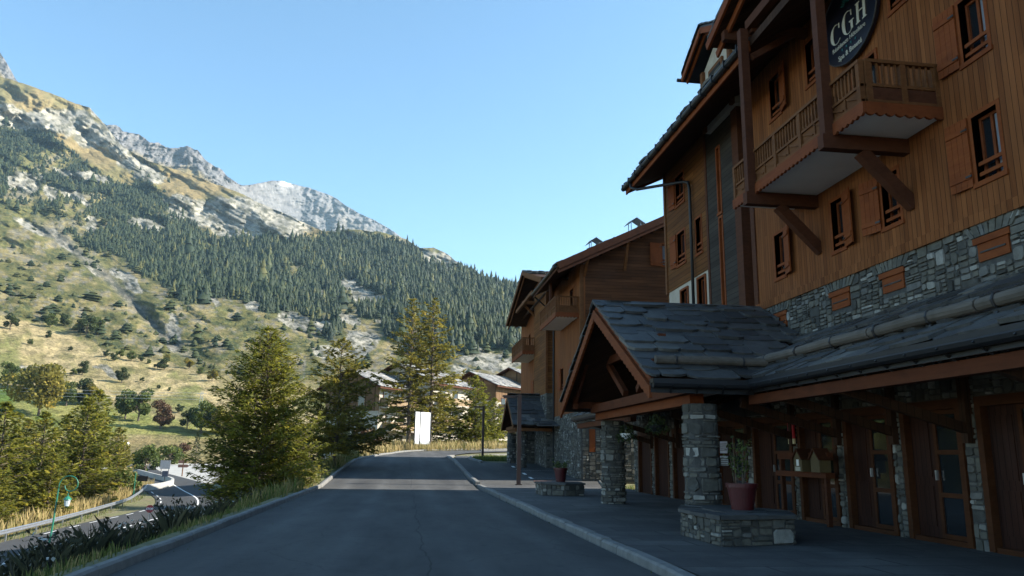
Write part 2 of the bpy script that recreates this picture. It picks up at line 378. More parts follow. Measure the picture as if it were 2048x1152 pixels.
xs = np.unique(np.r_[np.linspace(-420,-75,24), np.linspace(-75,-30,46), np.linspace(-30,14,111), np.linspace(14,60,30), np.linspace(60,420,20)])
ys = np.unique(np.r_[np.linspace(-120,0,16), np.linspace(0,95,150), np.linspace(95,250,110), np.linspace(250,420,20)])
g = grid(xs, ys, gfull, 'ground', M['earth']); tag(g, kind='structure')
def strip(name, mat, pts_l, pts_r, zf, dz, kind='structure', thick=0):
    L = np.array(pts_l, float); R = np.array(pts_r, float); n = len(L); V = []
    k = 7
    for a, b in zip(L, R):
        for i in range(k):
            q = a+(b-a)*i/(k-1); V.append((q[0], q[1], float(zf(q[1]))+dz))
    Q = []
    for i in range(n-1):
        for j in range(k-1): b = i*k+j; Q.append((b, b+1, b+1+k, b+k))
    o = npmesh(name, np.array(V), np.array(Q), mat, smooth=True); tag(o, kind=kind); return o
# upper road: straight, climbing past the chalets and swinging right
RP = resample([(-.05,-40),(-.05,20),(-.05,36),(.05,45),(.25,52),(.6,60),(1.1,67),(2.4,73.5),(5.2,78.5),(10,83),(18,89),(28,98)], 160)
tn = np.gradient(RP, axis=0); tn /= np.linalg.norm(tn, axis=1)[:, None]; nl = np.stack([-tn[:,1], tn[:,0]], 1)
hw = np.interp(RP[:,1], [0,40,60,72,90], [3.36,3.25,2.85,2.7,2.8])[:, None]
hr = np.interp(RP[:,1], [0,40,60,72,90], [3.3,3.1,2.7,2.9,3.0])[:, None]
strip('upper_road', M['asphalt'], RP+nl*hw, RP-nl*hr, roadz, 0.0)
# parking bay and side road in front of the second chalet
PK = np.array([(y,) for y in np.linspace(35.2, 66, 40)])[:, 0]
strip('parking_bay', M['asphalt'], [(np.interp(y,[35,50,57,66],[3.2,3.2,3.6,4.2]), y) for y in PK], [(np.interp(y,[35.2,42.5,48.6,49.5,58,66],[9.0,10.2,8.4,5.1,4.9,5.2]), y) for y in PK], roadz, 0.006)
# forecourt with its kerb
def fore(y): return np.interp(y, [-40,30,37], [.11,.11,.10])
strip('forecourt', M['paving'], [(3.42, y) for y in np.linspace(-20,35.2,60)], [(9.2, y) for y in np.linspace(-20,35.2,60)], fore, 0.0)
def kerb(name, path, zf, w_, h_, seg=1.0, gap=.02, sink=.15, skip=(), jit=.012):
    mb = MB(); P = np.array(path, float); d = np.r_[0, np.cumsum(np.linalg.norm(np.diff(P, axis=0), axis=1))]
    t = 0; r = random.Random(len(path)*31+5)
    f = lambda q: np.array([np.interp(q, d, P[:,0]), np.interp(q, d, P[:,1])])
    i = 0
    while t < d[-1]-.1:
        e = min(t+seg*(.92+.16*r.random()), d[-1]); a, b = f(t), f(e-gap); i += 1
        if not any(s0 <= a[1] <= s1 for s0, s1 in skip):
            dr = (b-a)/np.linalg.norm(b-a); nn = np.array([-dr[1], dr[0]])*w_/2; o = nn*(r.random()-.5)*.25
            za, zb = float(zf(a[1]))+h_+(r.random()-.5)*jit*2, float(zf(b[1]))+h_+(r.random()-.5)*jit*2
            c = .35; ch = .03
            q = [a-nn+o, a+nn+o, b+nn+o, b-nn+o]; zz = [za, za, zb, zb]
            bot = [(x[0], x[1], z-h_-sink) for x, z in zip(q, zz)]
            mid = [(x[0], x[1], z-ch) for x, z in zip(q, zz)]
            s_ = 1-ch*2/w_
            top = [(cx[0], cx[1], z) for cx, z in zip([a-nn*s_+o+dr*.015, a+nn*s_+o+dr*.015, b+nn*s_+o-dr*.015, b-nn*s_+o-dr*.015], zz)]
            mb.hexa(bot+mid); mb.hexa(mid+top)
        t = e
    return tag(mb.build(name, M['concrete']), kind='structure')
kl = RP+nl*(hw+.10)
kerb('left_kerb', kl[kl[:,1] > -5], roadz, .15, .12, skip=[(13.2,13.9)])
kerb('forecourt_kerb', [(3.32, y) for y in np.linspace(-6,35.4,40)], lambda y: 0, .20, .12, 1.0)
kerb('parking_kerb', [(3.32,35.9),(3.2,41),(3.12,49),(3.2,56),(3.35,62),(3.9,64.5)], roadz, .22, .12)
kerb('verge_kerb', [(9.0,35.3),(10.2,42.5)], roadz, .12, .06)
kerb('island_kerb', [(4.75,48.9),(4.55,52),(4.6,57),(5.2,62),(6.4,67),(9,70)], roadz, .18, .12)
kerb('bend_kerb', [(7.6,80.3),(13,84),(22,91)], lambda y: roadz(y)+.02, .25, .14)
# painted bay lines
mb = MB()
def pline(a, b, w_, zf, dz=.012):
    a = np.array(a, float); b = np.array(b, float); n = max(2, int(np.linalg.norm(b-a)/1.0)+1); d = (b-a)/np.linalg.norm(b-a); nn = np.array([-d[1], d[0]])*w_/2
    for i in range(n-1):
        p_, q_ = a+(b-a)*i/(n-1), a+(b-a)*(i+1)/(n-1)
        mb.poly([(*(p_-nn), float(zf(p_[1]))+dz), (*(q_-nn), float(zf(q_[1]))+dz), (*(q_+nn), float(zf(q_[1]))+dz), (*(p_+nn), float(zf(p_[1]))+dz)])
for y0 in (39.0, 41.2, 43.4, 45.6): pline((6.3, y0), (6.3-.0, y0+.9), .16, roadz)
for y0 in (39.4, 43.6): pline((6.3, y0), (9.7, y0), .11, roadz)
tag(mb.build('bay_markings', M['paint']), kind='structure')
mb = MB()
for i in range(5):
    for j in range(3): mb.box(6.15+i*.19, 6.31+i*.19, 36.9+j*.33, 37.2+j*.33, float(roadz(37+j*.33))-.02, float(roadz(37.1+j*.33))+.018)
tag(mb.build('drain_grate', surf('rusty_iron', (.20,.09,.06), (.28,.14,.09), 8., .8)), 'rusty drain grate set in the sunlit parking bay', 'drain')
# lower road
lt = np.gradient(LP, axis=0); lt /= np.linalg.norm(lt, axis=1)[:, None]; ln = np.stack([-lt[:,1], lt[:,0]], 1)
strip('lower_road', M['asphalt_dark'], LP+ln*4.4, LP-ln*4.2, valz, 0.0)
mb = MB()
seg = LP[(LP[:,1] > 8) & (LP[:,1] < 150)]
for a, b in zip(seg[:-1], seg[1:]): pline(a, b, .17, valz)
le = (LP+ln*3.9)[(LP[:,1] > 60) & (LP[:,1] < 118)]
for i, (a, b) in enumerate(zip(le[:-1], le[1:])):
    if i % 4 < 2: pline(a, b, .13, valz)
tag(mb.build('lower_road_markings', M['paint']), kind='structure')
strip('parking_lot', M['lot'], [(np.interp(y,[121,126,150,215],[-37,-52,-58,-66]), y) for y in np.linspace(121,215,30)], [(np.interp(y,[121,135,160,215],[-20,-20,-28,-36]), y) for y in np.linspace(121,215,30)], valz, -.012)
# ------------------------------------------------------------------ valley side and peaks
# The slopes come from image pixel coordinates of the valley side, seen from the camera (1 unit = 1/1550 rad-tangent);
# every pixel ray is given an estimated ground distance, so the result is a terrain sheet hundreds of metres deep.
FWn, RTn, UPn = np.array(FW), np.array(RT), np.array(UP)
def pixel_ray(sx, sy):
    d = FWn+(np.asarray(sx, float)[..., None]-1024)/1550*RTn-(np.asarray(sy, float)[..., None]-576)/1550*UPn
    h = np.hypot(d[..., 0], d[..., 1]); return d/h[..., None]          # horizontal length 1
TAB_E = [-.06,-.03,.0,.03,.065,.1,.17,.22,.3,.4,.5,.7]
TAB_R = [120,175,240,275,330,400,560,900,1300,1700,2050,2500]
SKY1 = [(-700,-60),(-300,60),(-100,118),(0,152),(60,172),(130,198),(180,215),(210,250),(240,288),(290,320),(330,332),(400,356),(470,382),(520,407),(580,432),(650,464),(700,458),(760,464),(800,474),(840,496),(868,495),(900,512),(925,530),(960,548),(1000,564),(1045,581),(1100,604),(1300,664),(1700,740)]
SKY2 = [(-700,-300),(-200,-40),(-60,40),(-15,85),(0,106),(12,122),(30,155),(60,200),(215,249),(232,248),(250,264),(275,268),(300,282),(318,286),(332,293),(350,296),(375,291),(395,300),(410,318),(430,332),(445,340),(460,356),(475,368),(490,371),(520,366),(545,361),(565,362),(590,369),(620,376),(650,386),(672,396),(690,410),(715,425),(740,436),(760,446),(790,464),(815,485),(850,520),(900,560)]
def line(pts, x): return np.interp(x, [p[0] for p in pts], [p[1] for p in pts])
def hill_r(sx, sy, e):
    """distance of the slope along a sight, with spurs, gullies and crags"""
    r = np.interp(e, TAB_E, TAB_R)
    u = (sx+.9*sy)/1000.; vv = (sy-.55*sx)/1000.                      # gullies run down to the right
    g = fbm(u*2.2, vv*7, 5, 11, True)-.5; b = fbm(u*6, vv*20, 5, 21, True)-.5; s = fbm(sx/1000*60, sy/1000*60, 4, 31)-.5
    amp = np.clip((e-.07)/.15, 0, 1)
    rk = rockmask(sx, sy)
    r = r*(1+amp*(.14*g+.06*b*(1+.7*rk)+(.009+.010*rk)*s))
    r = r*(1+.05*(fbm(sx/1000*9, sy/1000*26, 4, 5)-.5)*np.clip((e-.03)/.06, 0, 1))
    gd = np.abs(sy-line(GULLY, sx)); inn = np.clip((sx-180)/60, 0, 1)*np.clip((440-sx)/40, 0, 1)
    r = r*(1+.05*np.exp(-(gd/22)**2)*inn)
    return r
GULLY = [(0,400),(130,485),(200,540),(250,590),(300,640),(330,680),(360,700),(430,730),(500,760)]
ROCKS = [(480,437,150,40,.12),(400,418,80,22,.15),(160,352,62,13,.3),(180,452,12,22,1.2),(150,395,40,10,.5),(45,362,50,22,-.1),(100,382,14,14,.3),(155,388,14,15,.4),(450,435,95,26,.12),(380,415,60,14,.2),(520,455,60,15,.15),(290,445,45,14,.2),(60,460,40,13,.5),(30,230,64,25,.1),(110,242,64,27,.2),(180,262,42,34,.5),(235,290,38,34,.7),(290,335,42,26,.6),(190,225,20,8,.5),
 (500,605,24,14,.4),(585,645,30,24,.4),(640,655,28,16,.1),(720,690,40,30,-.3),(700,640,26,16,.2),(730,590,40,22,.3),(880,515,50,14,.45),(925,528,22,7,.5),(985,720,75,24,.12),(930,745,30,10,.1),(700,570,25,12,.2),(770,600,28,8,.1),(950,690,20,8,.3),(1030,615,12,12,0),(830,690,40,14,-.2),(690,470,25,8,.3),(250,560,26,16,.7),(120,480,30,10,.55),(190,530,20,8,.6),(340,690,18,16,.8),(420,600,14,8,.3),(340,660,14,30,.9),(660,700,40,16,.1),(215,745,30,8,.2),(60,740,34,9,.1),(785,640,28,10,.2),(640,590,16,8,.2)]
def rockmask(sx, sy):
    wx = sx+40*(fbm(sx/70, sy/40, 4, 51)-.5); wy = sy+34*(fbm(sx/50, sy/50, 4, 52)-.5); m_ = np.zeros(np.shape(sx))
    for cx, cy, a, b, k in ROCKS:
        dx, dy = wx-cx, wy-cy-k*(wx-cx); m_ = np.maximum(m_, 1-sstep(.6, 1.15, np.sqrt((dx/a)**2+(dy/b)**2)))
    return m_
FOREST_TOP = [(-700,120),(-100,210),(0,238),(60,252),(130,292),(200,345),(250,372),(290,360),(330,385),(380,440),(420,475),(470,478),(560,470),(630,474),(660,462),(760,466),(840,500),(930,535),(1045,583),(1300,668)]
FOREST_BOT = [(-700,300),(0,402),(60,432),(150,478),(240,525),(330,575),(400,612),(470,596),(540,632),(620,640),(660,690),(700,640),(760,640),(800,700),(900,712),(1000,690),(1045,700),(1300,740)]
MEADOW_TOP = [(-700,600),(0,634),(60,640),(120,655),(200,695),(260,712),(330,722),(400,742),(460,762),(520,772),(1300,800)]
def forestmask(sx, sy):
    w_ = 46*(fbm(sx/60, sy/60, 4, 61)-.5)
    f = sstep(-6, 10, sy-line(FOREST_TOP, sx)+w_*.5)*sstep(-10, 8, line(FOREST_BOT, sx)-sy+w_*1.3)
    thin = fbm(sx/85+3, sy/45, 4, 71)
    dens = sstep(.36, .50, thin+.10-.055*np.clip((430-sx)/80, 0, 1)*np.clip((500-sy)/60, 0, 1)+.10*np.clip((sx-250)/200, 0, 1)-.10*np.clip((sx-640)/60, 0, 1)*np.clip((760-sx)/60, 0, 1)*(sy > 560))
    return f*np.maximum(dens, .12)*(1-rockmask(sx, sy))
def hill_colour(sx, sy, e):
    n1 = fbm(sx/26, sy/14, 5, 81); n2 = fbm(sx/7, sy/4, 4, 91); n3 = fbm(sx/90, sy/50, 4, 95); nr = fbm((sx+.3*sy)/9, (sy-.4*sx)/22, 4, 97, True)
    C = lambda *a: np.array(a)[None, None, :]
    X = lambda t: t[..., None]
    mix = lambda a, b, t: a*(1-X(t))+b*X(t)
    scrub = mix(C(.118,.112,.042), C(.22,.18,.085), sstep(.42, .66, n1)); scrub = mix(scrub, C(.045,.06,.026), sstep(.5, .64, n2)*.8)
    scrub = mix(scrub, C(.20,.18,.145), sstep(.54, .66, n1*.5+n2*.5)*.75)
    alp = mix(C(.215,.165,.082), C(.165,.145,.066), sstep(.4, .65, n3)); alp = mix(alp, C(.16,.13,.06), sstep(.55, .7, n2)*.5)
    mead = mix(C(.36,.285,.155), C(.25,.21,.10), sstep(.45, .68, n1)); mead = mix(mead, C(.145,.155,.05), sstep(.52, .68, n3)*.85); mead = mix(mead, C(.14,.12,.06), sstep(.58, .68, n2)*.6)
    green = mix(C(.10,.15,.035), C(.22,.21,.075), sstep(.4, .65, n3))
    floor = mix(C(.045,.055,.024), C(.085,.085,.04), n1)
    rock = mix(C(.34,.315,.265), C(.22,.21,.185), sstep(.4, .62, n1)); rock = mix(rock, C(.085,.085,.06), sstep(.50, .62, n2)*.85)
    c = scrub*np.ones(sx.shape+(1,))
    gtop = np.minimum(line(FOREST_TOP, sx)+25*(n1-.5), 474)
    c = mix(c, alp, sstep(14, -8, sy-gtop)*(sx < 690))
    strip_ = sstep(-16, 0, sy-line([(250,330),(330,362),(430,402),(540,442),(640,474)], sx))
    c = mix(c, scrub, sstep(-4, 14, sy-gtop)*0)
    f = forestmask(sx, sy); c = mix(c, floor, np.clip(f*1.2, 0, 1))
    mm = sstep(-5, 5, sy-line(MEADOW_TOP, sx)+26*(n1-.5)); c = mix(c, mead, mm)
    gm = sstep(-6, 8, sy-line([(-700,760),(0,765),(60,785),(160,806),(300,826),(440,856),(520,872)], sx)+14*(n1-.5))*sstep(0, -8, sy-line([(0,880),(300,872),(380,876),(520,880)], sx)); c = mix(c, green, gm)
    dirt = sstep(-4, 6, sy-line([(0,884),(300,874),(520,880)], sx)); c = mix(c, mix(C(.27,.20,.105), C(.15,.14,.06), n1), dirt)
    r = rockmask(sx, sy); c = mix(c, rock, sstep(.3, .62, r*1.15+1.2*(n2-.5)+.5*(n1-.5)+.3*(nr-.5))*(r > .02))
    gd = np.abs(sy-line(GULLY, sx)); gu = np.exp(-(gd/(9+9*n1))**2)*np.clip((sx-60)/60, 0, 1)*np.clip((400-sx)/30, 0, 1)
    c = mix(c, mix(C(.19,.175,.15), C(.08,.08,.07), sstep(.4, .6, n2)), gu*.85)
    return c
def colour_attr(me, c):
    a = me.attributes.new('cover', 'FLOAT_COLOR', 'POINT'); q = np.ones((len(c), 4), np.float32); q[:, :3] = c; a.data.foreach_set('color', q.ravel())
def covermat(name, sc, bmp, dist):
    mt, n, p = newmat(name); v = gpos(n); at = nd(n, 'ShaderNodeAttribute', attribute_name='cover')
    f = noise(n, v, sc, 8, .7); f2 = noise(n, v, sc*6, 5, .7)
    c = mixc(n, 1., at.outputs['Color'], ramp(n, f, [(.3,(.5,.52,.5)),(.7,(1.4,1.38,1.33))]), 'MULTIPLY')
    c = mixc(n, .7, c, ramp(n, f2, [(.35,(.55,.57,.55)),(.6,(1.2,1.2,1.2))]), 'MULTIPLY')
    n.links.new(c, p.inputs['Base Color']); p.inputs['Roughness'].default_value = .95; p.inputs['Specular IOR Level'].default_value = .1
    bump(n, p, f, bmp, dist); return mt
M['cover'] = covermat('valley_side', .09, .8, 5.); M['peaks'] = covermat('bare_rock', .02, 1., 16.)
def sheet(xs, top, bot, nrow, rfun, name, mat, colfun, back=6):
    T = line(top, xs); B = line(bot, xs) if isinstance(bot, list) else np.full(xs.shape, float(bot))
    q = np.linspace(0, 1, nrow)[:, None]; SX = np.repeat(xs[None, :], nrow, 0); SY = T[None, :]+(B-T)[None, :]*q
    d = pixel_ray(SX, SY); e = d[..., 2]; R_ = rfun(SX, SY, e)
    V = np.array(EYE)+d*R_[..., None]; cc = colfun(SX, SY, e)
    # far side of the ridge
    for k in range(1, back+1):
        r2 = R_[0]*(1+.07*k); vb = np.array(EYE)+d[0]*r2[:, None]; vb[:, 2] = V[-nrow if False else 0, :, 2]*1-(.02*k*k+.03*k)*R_[0]
        if k == 1: bk = [vb]
        else: bk.append(vb)
    Vb = np.stack(bk[::-1]); V = np.concatenate([Vb, V]); cc = np.concatenate([np.repeat(cc[:1], back, 0), cc])
    n0, n1 = V.shape[:2]; i = (np.arange(n1-1)[None, :]+np.arange(n0-1)[:, None]*n1).ravel()
    o = npmesh(name, V.reshape(-1, 3), np.stack([i, i+1, i+1+n1, i+n1], 1), mat, smooth=True)
    colour_attr(o.data, cc.reshape(-1, 3)); return tag(o, kind='structure')
SKYJ = lambda xs, amp, sc, seed: amp*(fbm(xs/sc, xs*0+.5, 5, seed)-.5)
xs1 = np.unique(np.r_[np.arange(-620,-40,9), np.arange(-40,1120,2.4), np.arange(1120,1700,12)])
sky1 = list(zip(xs1, line(SKY1, xs1)+SKYJ(xs1, 7, 24, 3)))
sheet(xs1, sky1, 990, 380, hill_r, 'hills', M['cover'], hill_colour)
def peak_r(sx, sy, e):
    r = 2700+ (sy-line(SKY2, sx))*-3.0+1300*sstep(450, 620, sx)
    n = fbm(sx/30+.3*sy/30, sy/22, 6, 41, True)-.5; n2 = fbm(sx/11+sy/20, sy/9, 4, 44, True)-.5
    return r*(1+.045*n+.013*n2)
def peak_col(sx, sy, e):
    n1 = fbm(sx/22, sy/16, 5, 45); n2 = fbm(sx/6, sy/5, 4, 46); X = lambda t: t[..., None]
    a = np.array([.145,.142,.15])*(1-X(n1))+np.array([.205,.198,.195])*X(n1); a = a*(1-X(sstep(.5,.65,n2)*.5))+np.array([.065,.065,.072])*X(sstep(.5,.65,n2)*.6)
    d = sy-line(SKY2, sx); ta = sstep(28, 50, d+18*(n1-.5))*(sx < 460)
    a = a*(1-X(ta))+np.array([.2,.16,.08])*X(ta)
    tb = sstep(640, 700, sx)*sstep(12, 30, d)*.5; a = a*(1-X(tb))+np.array([.22,.19,.15])*X(tb)
    sn = np.exp(-((sx-572)/9)**2)*sstep(8, 2, np.abs(d-3)); return a*(1-X(sn))+np.array([.85,.87,.9])*X(sn)
xs2 = np.arange(-400, 900, 2.2)
sky2 = list(zip(xs2, line(SKY2, xs2)+SKYJ(xs2, 9, 11, 8)*np.interp(xs2, [0,450,520,700], [1,1,.35,.35])))
sheet(xs2, sky2, [(p[0], p[1]+150) for p in SKY2], 110, peak_r, 'mountain_ridge', M['peaks'], peak_col, 4)
def hillpt(sx, sy):
    a = np.array([[float(sx)]]); b = np.array([[float(sy)]]); d = pixel_ray(a, b); e = d[..., 2]
    return (np.array(EYE)+d*hill_r(a, b, e)[..., None])[0, 0]
# forest: thousands of conifers on the slope, one mass
def forest():
    R = np.random.RandomState(5); N = 110000
    sx = R.uniform(-350, 1150, N); sy = R.uniform(150, 790, N)
    d = pixel_ray(sx, sy); e = d[:, 2]; f = forestmask(sx, sy)
    top = line(SKY1, sx); rr = np.interp(e, TAB_E, TAB_R)
    keep = (sy > top+2)
    dens = f*.80*(1.0+.5*(sy < 420))
    sc = (fbm(sx/40, sy/24, 3, 77) > .5)*.032*(sy > line(FOREST_BOT, sx))*(sy < line(MEADOW_TOP, sx)-2)
    sc2 = .014*(sy < line(FOREST_TOP, sx))*(sy > line(FOREST_TOP, sx)-30)*(sx > 250)
    bush = (sx < 420)*(sy > line(MEADOW_TOP, sx)-60)*(sy < line(MEADOW_TOP, sx)-4)*.05*(fbm(sx/30, sy/20, 3, 78) > .52)
    keep &= R.rand(N) < np.maximum(np.maximum(dens, bush), np.maximum(sc, sc2))
    sx, sy, f = sx[keep], sy[keep], f[keep]; n = len(sx)
    d = pixel_ray(sx, sy); P = np.array(EYE)+d*hill_r(sx, sy, d[:, 2])[:, None]
    H = 7.2*np.exp(R.normal(0, .32, n))*(.75+.6*fbm(sx/30, sy/20, 3, 80))*np.where(sy > 600, .8, 1)*np.where(sx < 330, .72, 1.); W = H*R.uniform(.24, .36, n)*np.where(R.rand(n) < .25, 1.35, 1)*np.where(sx < 330, 1.3, 1.)
    lone = (f < .2)*(sy > 420); q_ = np.where(R.rand(n) < .25, 1., R.uniform(.3, .6, n)); H = np.where(lone, H*q_, H); W = np.where(lone, W*(.35+.65*q_)*1.25, W)
    V = []; Q = []; T = []; K = 7; base = 0; big = R.rand(n) < .10; H = np.where(big, H*1.45, H)
    tint = np.clip(R.normal(.36, .18, n)+.25*(fbm(sx/60, sy/40, 3, 79)-.5), 0, 1)
    tint = np.where(lone, np.clip(tint+.3, 0, 1), np.where(R.rand(n) < .07, .95, tint))
    for tier, (z0, z1, r0) in enumerate([(0,.45,1.),(.22,.68,.8),(.45,.86,.56),(.66,1.,.36)]):
        a = np.arange(K)*2*np.pi/K; rj = R.uniform(.65, 1.25, (n, K))
        rt = np.where(lone, (.8, 1., .85, .55)[tier], r0)[:, None]*rj
        ring = np.stack([P[:,0,None]+np.cos(a)*W[:,None]*rt, P[:,1,None]+np.sin(a)*W[:,None]*rt, P[:,2,None]+H[:,None]*(z0+R.uniform(-.05,.06,(n,K)))-.6], -1)
        apex = np.stack([P[:,0]+R.normal(0,.05,n)*W, P[:,1]+R.normal(0,.05,n)*W, P[:,2]+H*np.where(lone, z1*.82, z1)], -1)
        vv = np.concatenate([ring, apex[:, None, :]], 1).reshape(-1, 3)
        i = base+np.arange(n)[:, None]*(K+1); j = np.arange(K)
        Q.append(np.stack([i+j, i+(j+1) % K, np.broadcast_to(i+K, (n, K))], -1).reshape(-1, 3)); V.append(vv); base += n*(K+1)
        T.append(np.clip(tint[:, None]+R.normal(0, .07, (n, K))+.05*tier, 0, 1).ravel())
    o = npmesh('conifer_forest', np.concatenate(V), np.concatenate(Q), M['forest'], np.concatenate(T))
    tag(o, 'dark conifer forest covering the slopes of the mountain', 'forest', kind='stuff'); print('forest trees', n)
forest()
# ------------------------------------------------------------------ building helpers
def MX(X, s=-1): return lambda u, v, d: (X+s*d, u, v)        # wall across X facing -X: u = y, v = z, d = outwards
def MY(Y, s=-1): return lambda u, v, d: (u, Y+s*d, v)        # wall across Y facing -Y: u = x
def cells(u0, u1, v0, v1, holes):
    us = sorted({u0, u1, *[min(max(h[i], u0), u1) for h in holes for i in (0, 1)]}); vs = sorted({v0, v1, *[min(max(h[i], v0), v1) for h in holes for i in (2, 3)]})
    out = []
    for a, b in zip(us[:-1], us[1:]):
        run = None
        for c, d in zip(vs[:-1], vs[1:]):
            mu, mv = (a+b)/2, (c+d)/2
            solid = not any(h[0] < mu < h[1] and h[2] < mv < h[3] for h in holes)
            if solid and run: run[3] = d
            elif solid: run = [a, b, c, d]; out.append(run)
            else: run = None
    return out
def panel(mb, Mp, u0, u1, v0, v1, holes, d0, d1, mi=0):
    for a, b, c, d in cells(u0, u1, v0, v1, holes): mb.mbox(Mp, a, b, c, d, d0, d1, mi)
def stone_face(mb, Mp, u, v, w_, h_, dep, r, mi, round_=False):
    g = .010+.006*r.random(); a, b, c, d = u+g, u+w_-g, v+g*.8, v+h_-g*.8
    if b-a < .03 or d-c < .02: return
    ch = min(b-a, d-c)*(.08+.20*r.random()); J = lambda s: (r.random()-.5)*s
    jx, jy = min((b-a)*.16, .045), min((d-c)*.22, .035)
    P = [(a+ch+J(jx), c+J(jy)), (b-ch+J(jx), c+J(jy)), (b+J(jx)*.5, c+ch+J(jy)), (b+J(jx)*.5, d-ch+J(jy)), (b-ch+J(jx), d+J(jy)), (a+ch+J(jx), d+J(jy)), (a+J(jx)*.5, d-ch+J(jy)), (a+J(jx)*.5, c+ch+J(jy))]
    cu, cv = (a+b)/2, (c+d)/2; t = min(1, max(0, r.gauss(.5, .23)))
    if r.random() < .07: t = .93+.07*r.random()
    dz = dep*(.5+.8*r.random()); k = .90
    B = [Mp(x, y, -.02) for x, y in P]; tl = J(dep*.5); tv = J(dep*.5)
    F_ = [Mp(cu+(x-cu)*k, cv+(y-cv)*k, dz+tl*(x-cu)/(b-a)+tv*(y-cv)/(d-c)) for x, y in P]
    mb.poly(F_, mi, t)
    for i in range(8):
        j = (i+1) % 8; mb.poly([B[i], B[j], F_[j], F_[i]], mi, t)
def rubble(mb, Mp, u0, u1, v0, v1, holes=(), seed=1, dep=.035, wmax=.50, hmax=.27, mi=0, scale=1.):
    r = random.Random(seed)
    def leaf(u, v, w_, h_):
        if h_ > .13*scale and r.random() < .5:
            k = r.choice((2, 2, 3)) if h_ < .3*scale else 3
            for i in range(k):
                hh = h_/k; off = w_*(.3+.4*r.random())
                if r.random() < .5 and w_ > .28*scale: stone_face(mb, Mp, u, v+i*hh, off, hh, dep, r, mi); stone_face(mb, Mp, u+off, v+i*hh, w_-off, hh, dep, r, mi)
                else: stone_face(mb, Mp, u, v+i*hh, w_, hh, dep, r, mi)
        else: stone_face(mb, Mp, u, v, w_, h_, dep, r, mi)
    def split(u, v, w_, h_, n):
        if w_ > wmax or (w_ > h_*1.25 and w_ > .26*scale and h_ <= hmax and r.random() < .62):
            q = .34+.32*r.random(); split(u, v, w_*q, h_, n+1); split(u+w_*q, v, w_*(1-q), h_, n+1)
        elif h_ > hmax or (h_ > .17*scale and r.random() < .3):
            q = .32+.36*r.random(); split(u, v, w_, h_*q, n+1); split(u, v+h_*q, w_, h_*(1-q), n+1)
        else: leaf(u, v, w_, h_)
    for a, b, c, d in cells(u0, u1, v0, v1, list(holes)):
        # long cells are first cut into uneven lifts so that courses do not line up
        y = c
        while y < d-.001:
            hh = min(d-y, (.45+.5*r.random())*scale)
            if d-(y+hh) < .12*scale: hh = d-y
            split(a, y, b-a, hh, 0); y += hh
def pillar(name, cx, cy, z0, z1, hw_, parent, seed):
    """square rubble pillar with rounded corners"""
    mb = MB(); rr = hw_*.78; st = hw_-rr
    segs = []; per = 0
    for k in range(4): segs += [(per, 2*st, k, 's'), (per+2*st, rr*math.pi/2, k, 'c')]; per += 2*st+rr*math.pi/2
    def Mp(u, v, d):
        u = u % per; fl = 1+.03*(1-(v-z0)/(z1-z0))
        for s0, ln_, k, ty in segs:
            if s0 <= u <= s0+ln_+1e-9:
                if ty == 's': x, y, nx, ny = -st+(u-s0), -hw_, 0, -1
                else:
                    a = (u-s0)/rr; x, y = st+math.sin(a)*rr, -st-math.cos(a)*rr; nx, ny = math.sin(a), -math.cos(a)
                x, y = (x+nx*d)*fl, (y+ny*d)*fl; c_, s_ = math.cos(k*math.pi/2), math.sin(k*math.pi/2)
                return (cx+x*c_-y*s_, cy+x*s_+y*c_, v)
    n = 24
    mb.v += [Mp(per*i/n, z0, 0) for i in range(n)]+[Mp(per*i/n, z1, 0) for i in range(n)]
    for i in range(n): mb.f.append((i, (i+1) % n, n+(i+1) % n, n+i)); mb.m.append(1); mb.t.append(.3)
    mb.f.append(tuple(n+i for i in range(n))); mb.m.append(1); mb.t.append(.3)
    r = random.Random(seed); v = z0
    while v < z1-.02:
        h_ = min(z1-v, r.choice((.04,.05,.06,.08,.10,.13,.18,.25))); u = r.random()*.3; e = u+per
        while u < e-.02:
            w_ = min(e-u, .14+.24*r.random()); w_ = e-u if e-u-w_ < .08 else w_
            if h_ > .2 and r.random() < .4: stone_face(mb, Mp, u, v, w_, h_*.5, .03, r, 0); stone_face(mb, Mp, u, v+h_*.5, w_, h_*.5, .03, r, 0)
            else: stone_face(mb, Mp, u, v, w_, h_, .034, r, 0)
            u += w_
        v += h_
    return mb.build(name, [M['stone'], M['mortar']], parent)
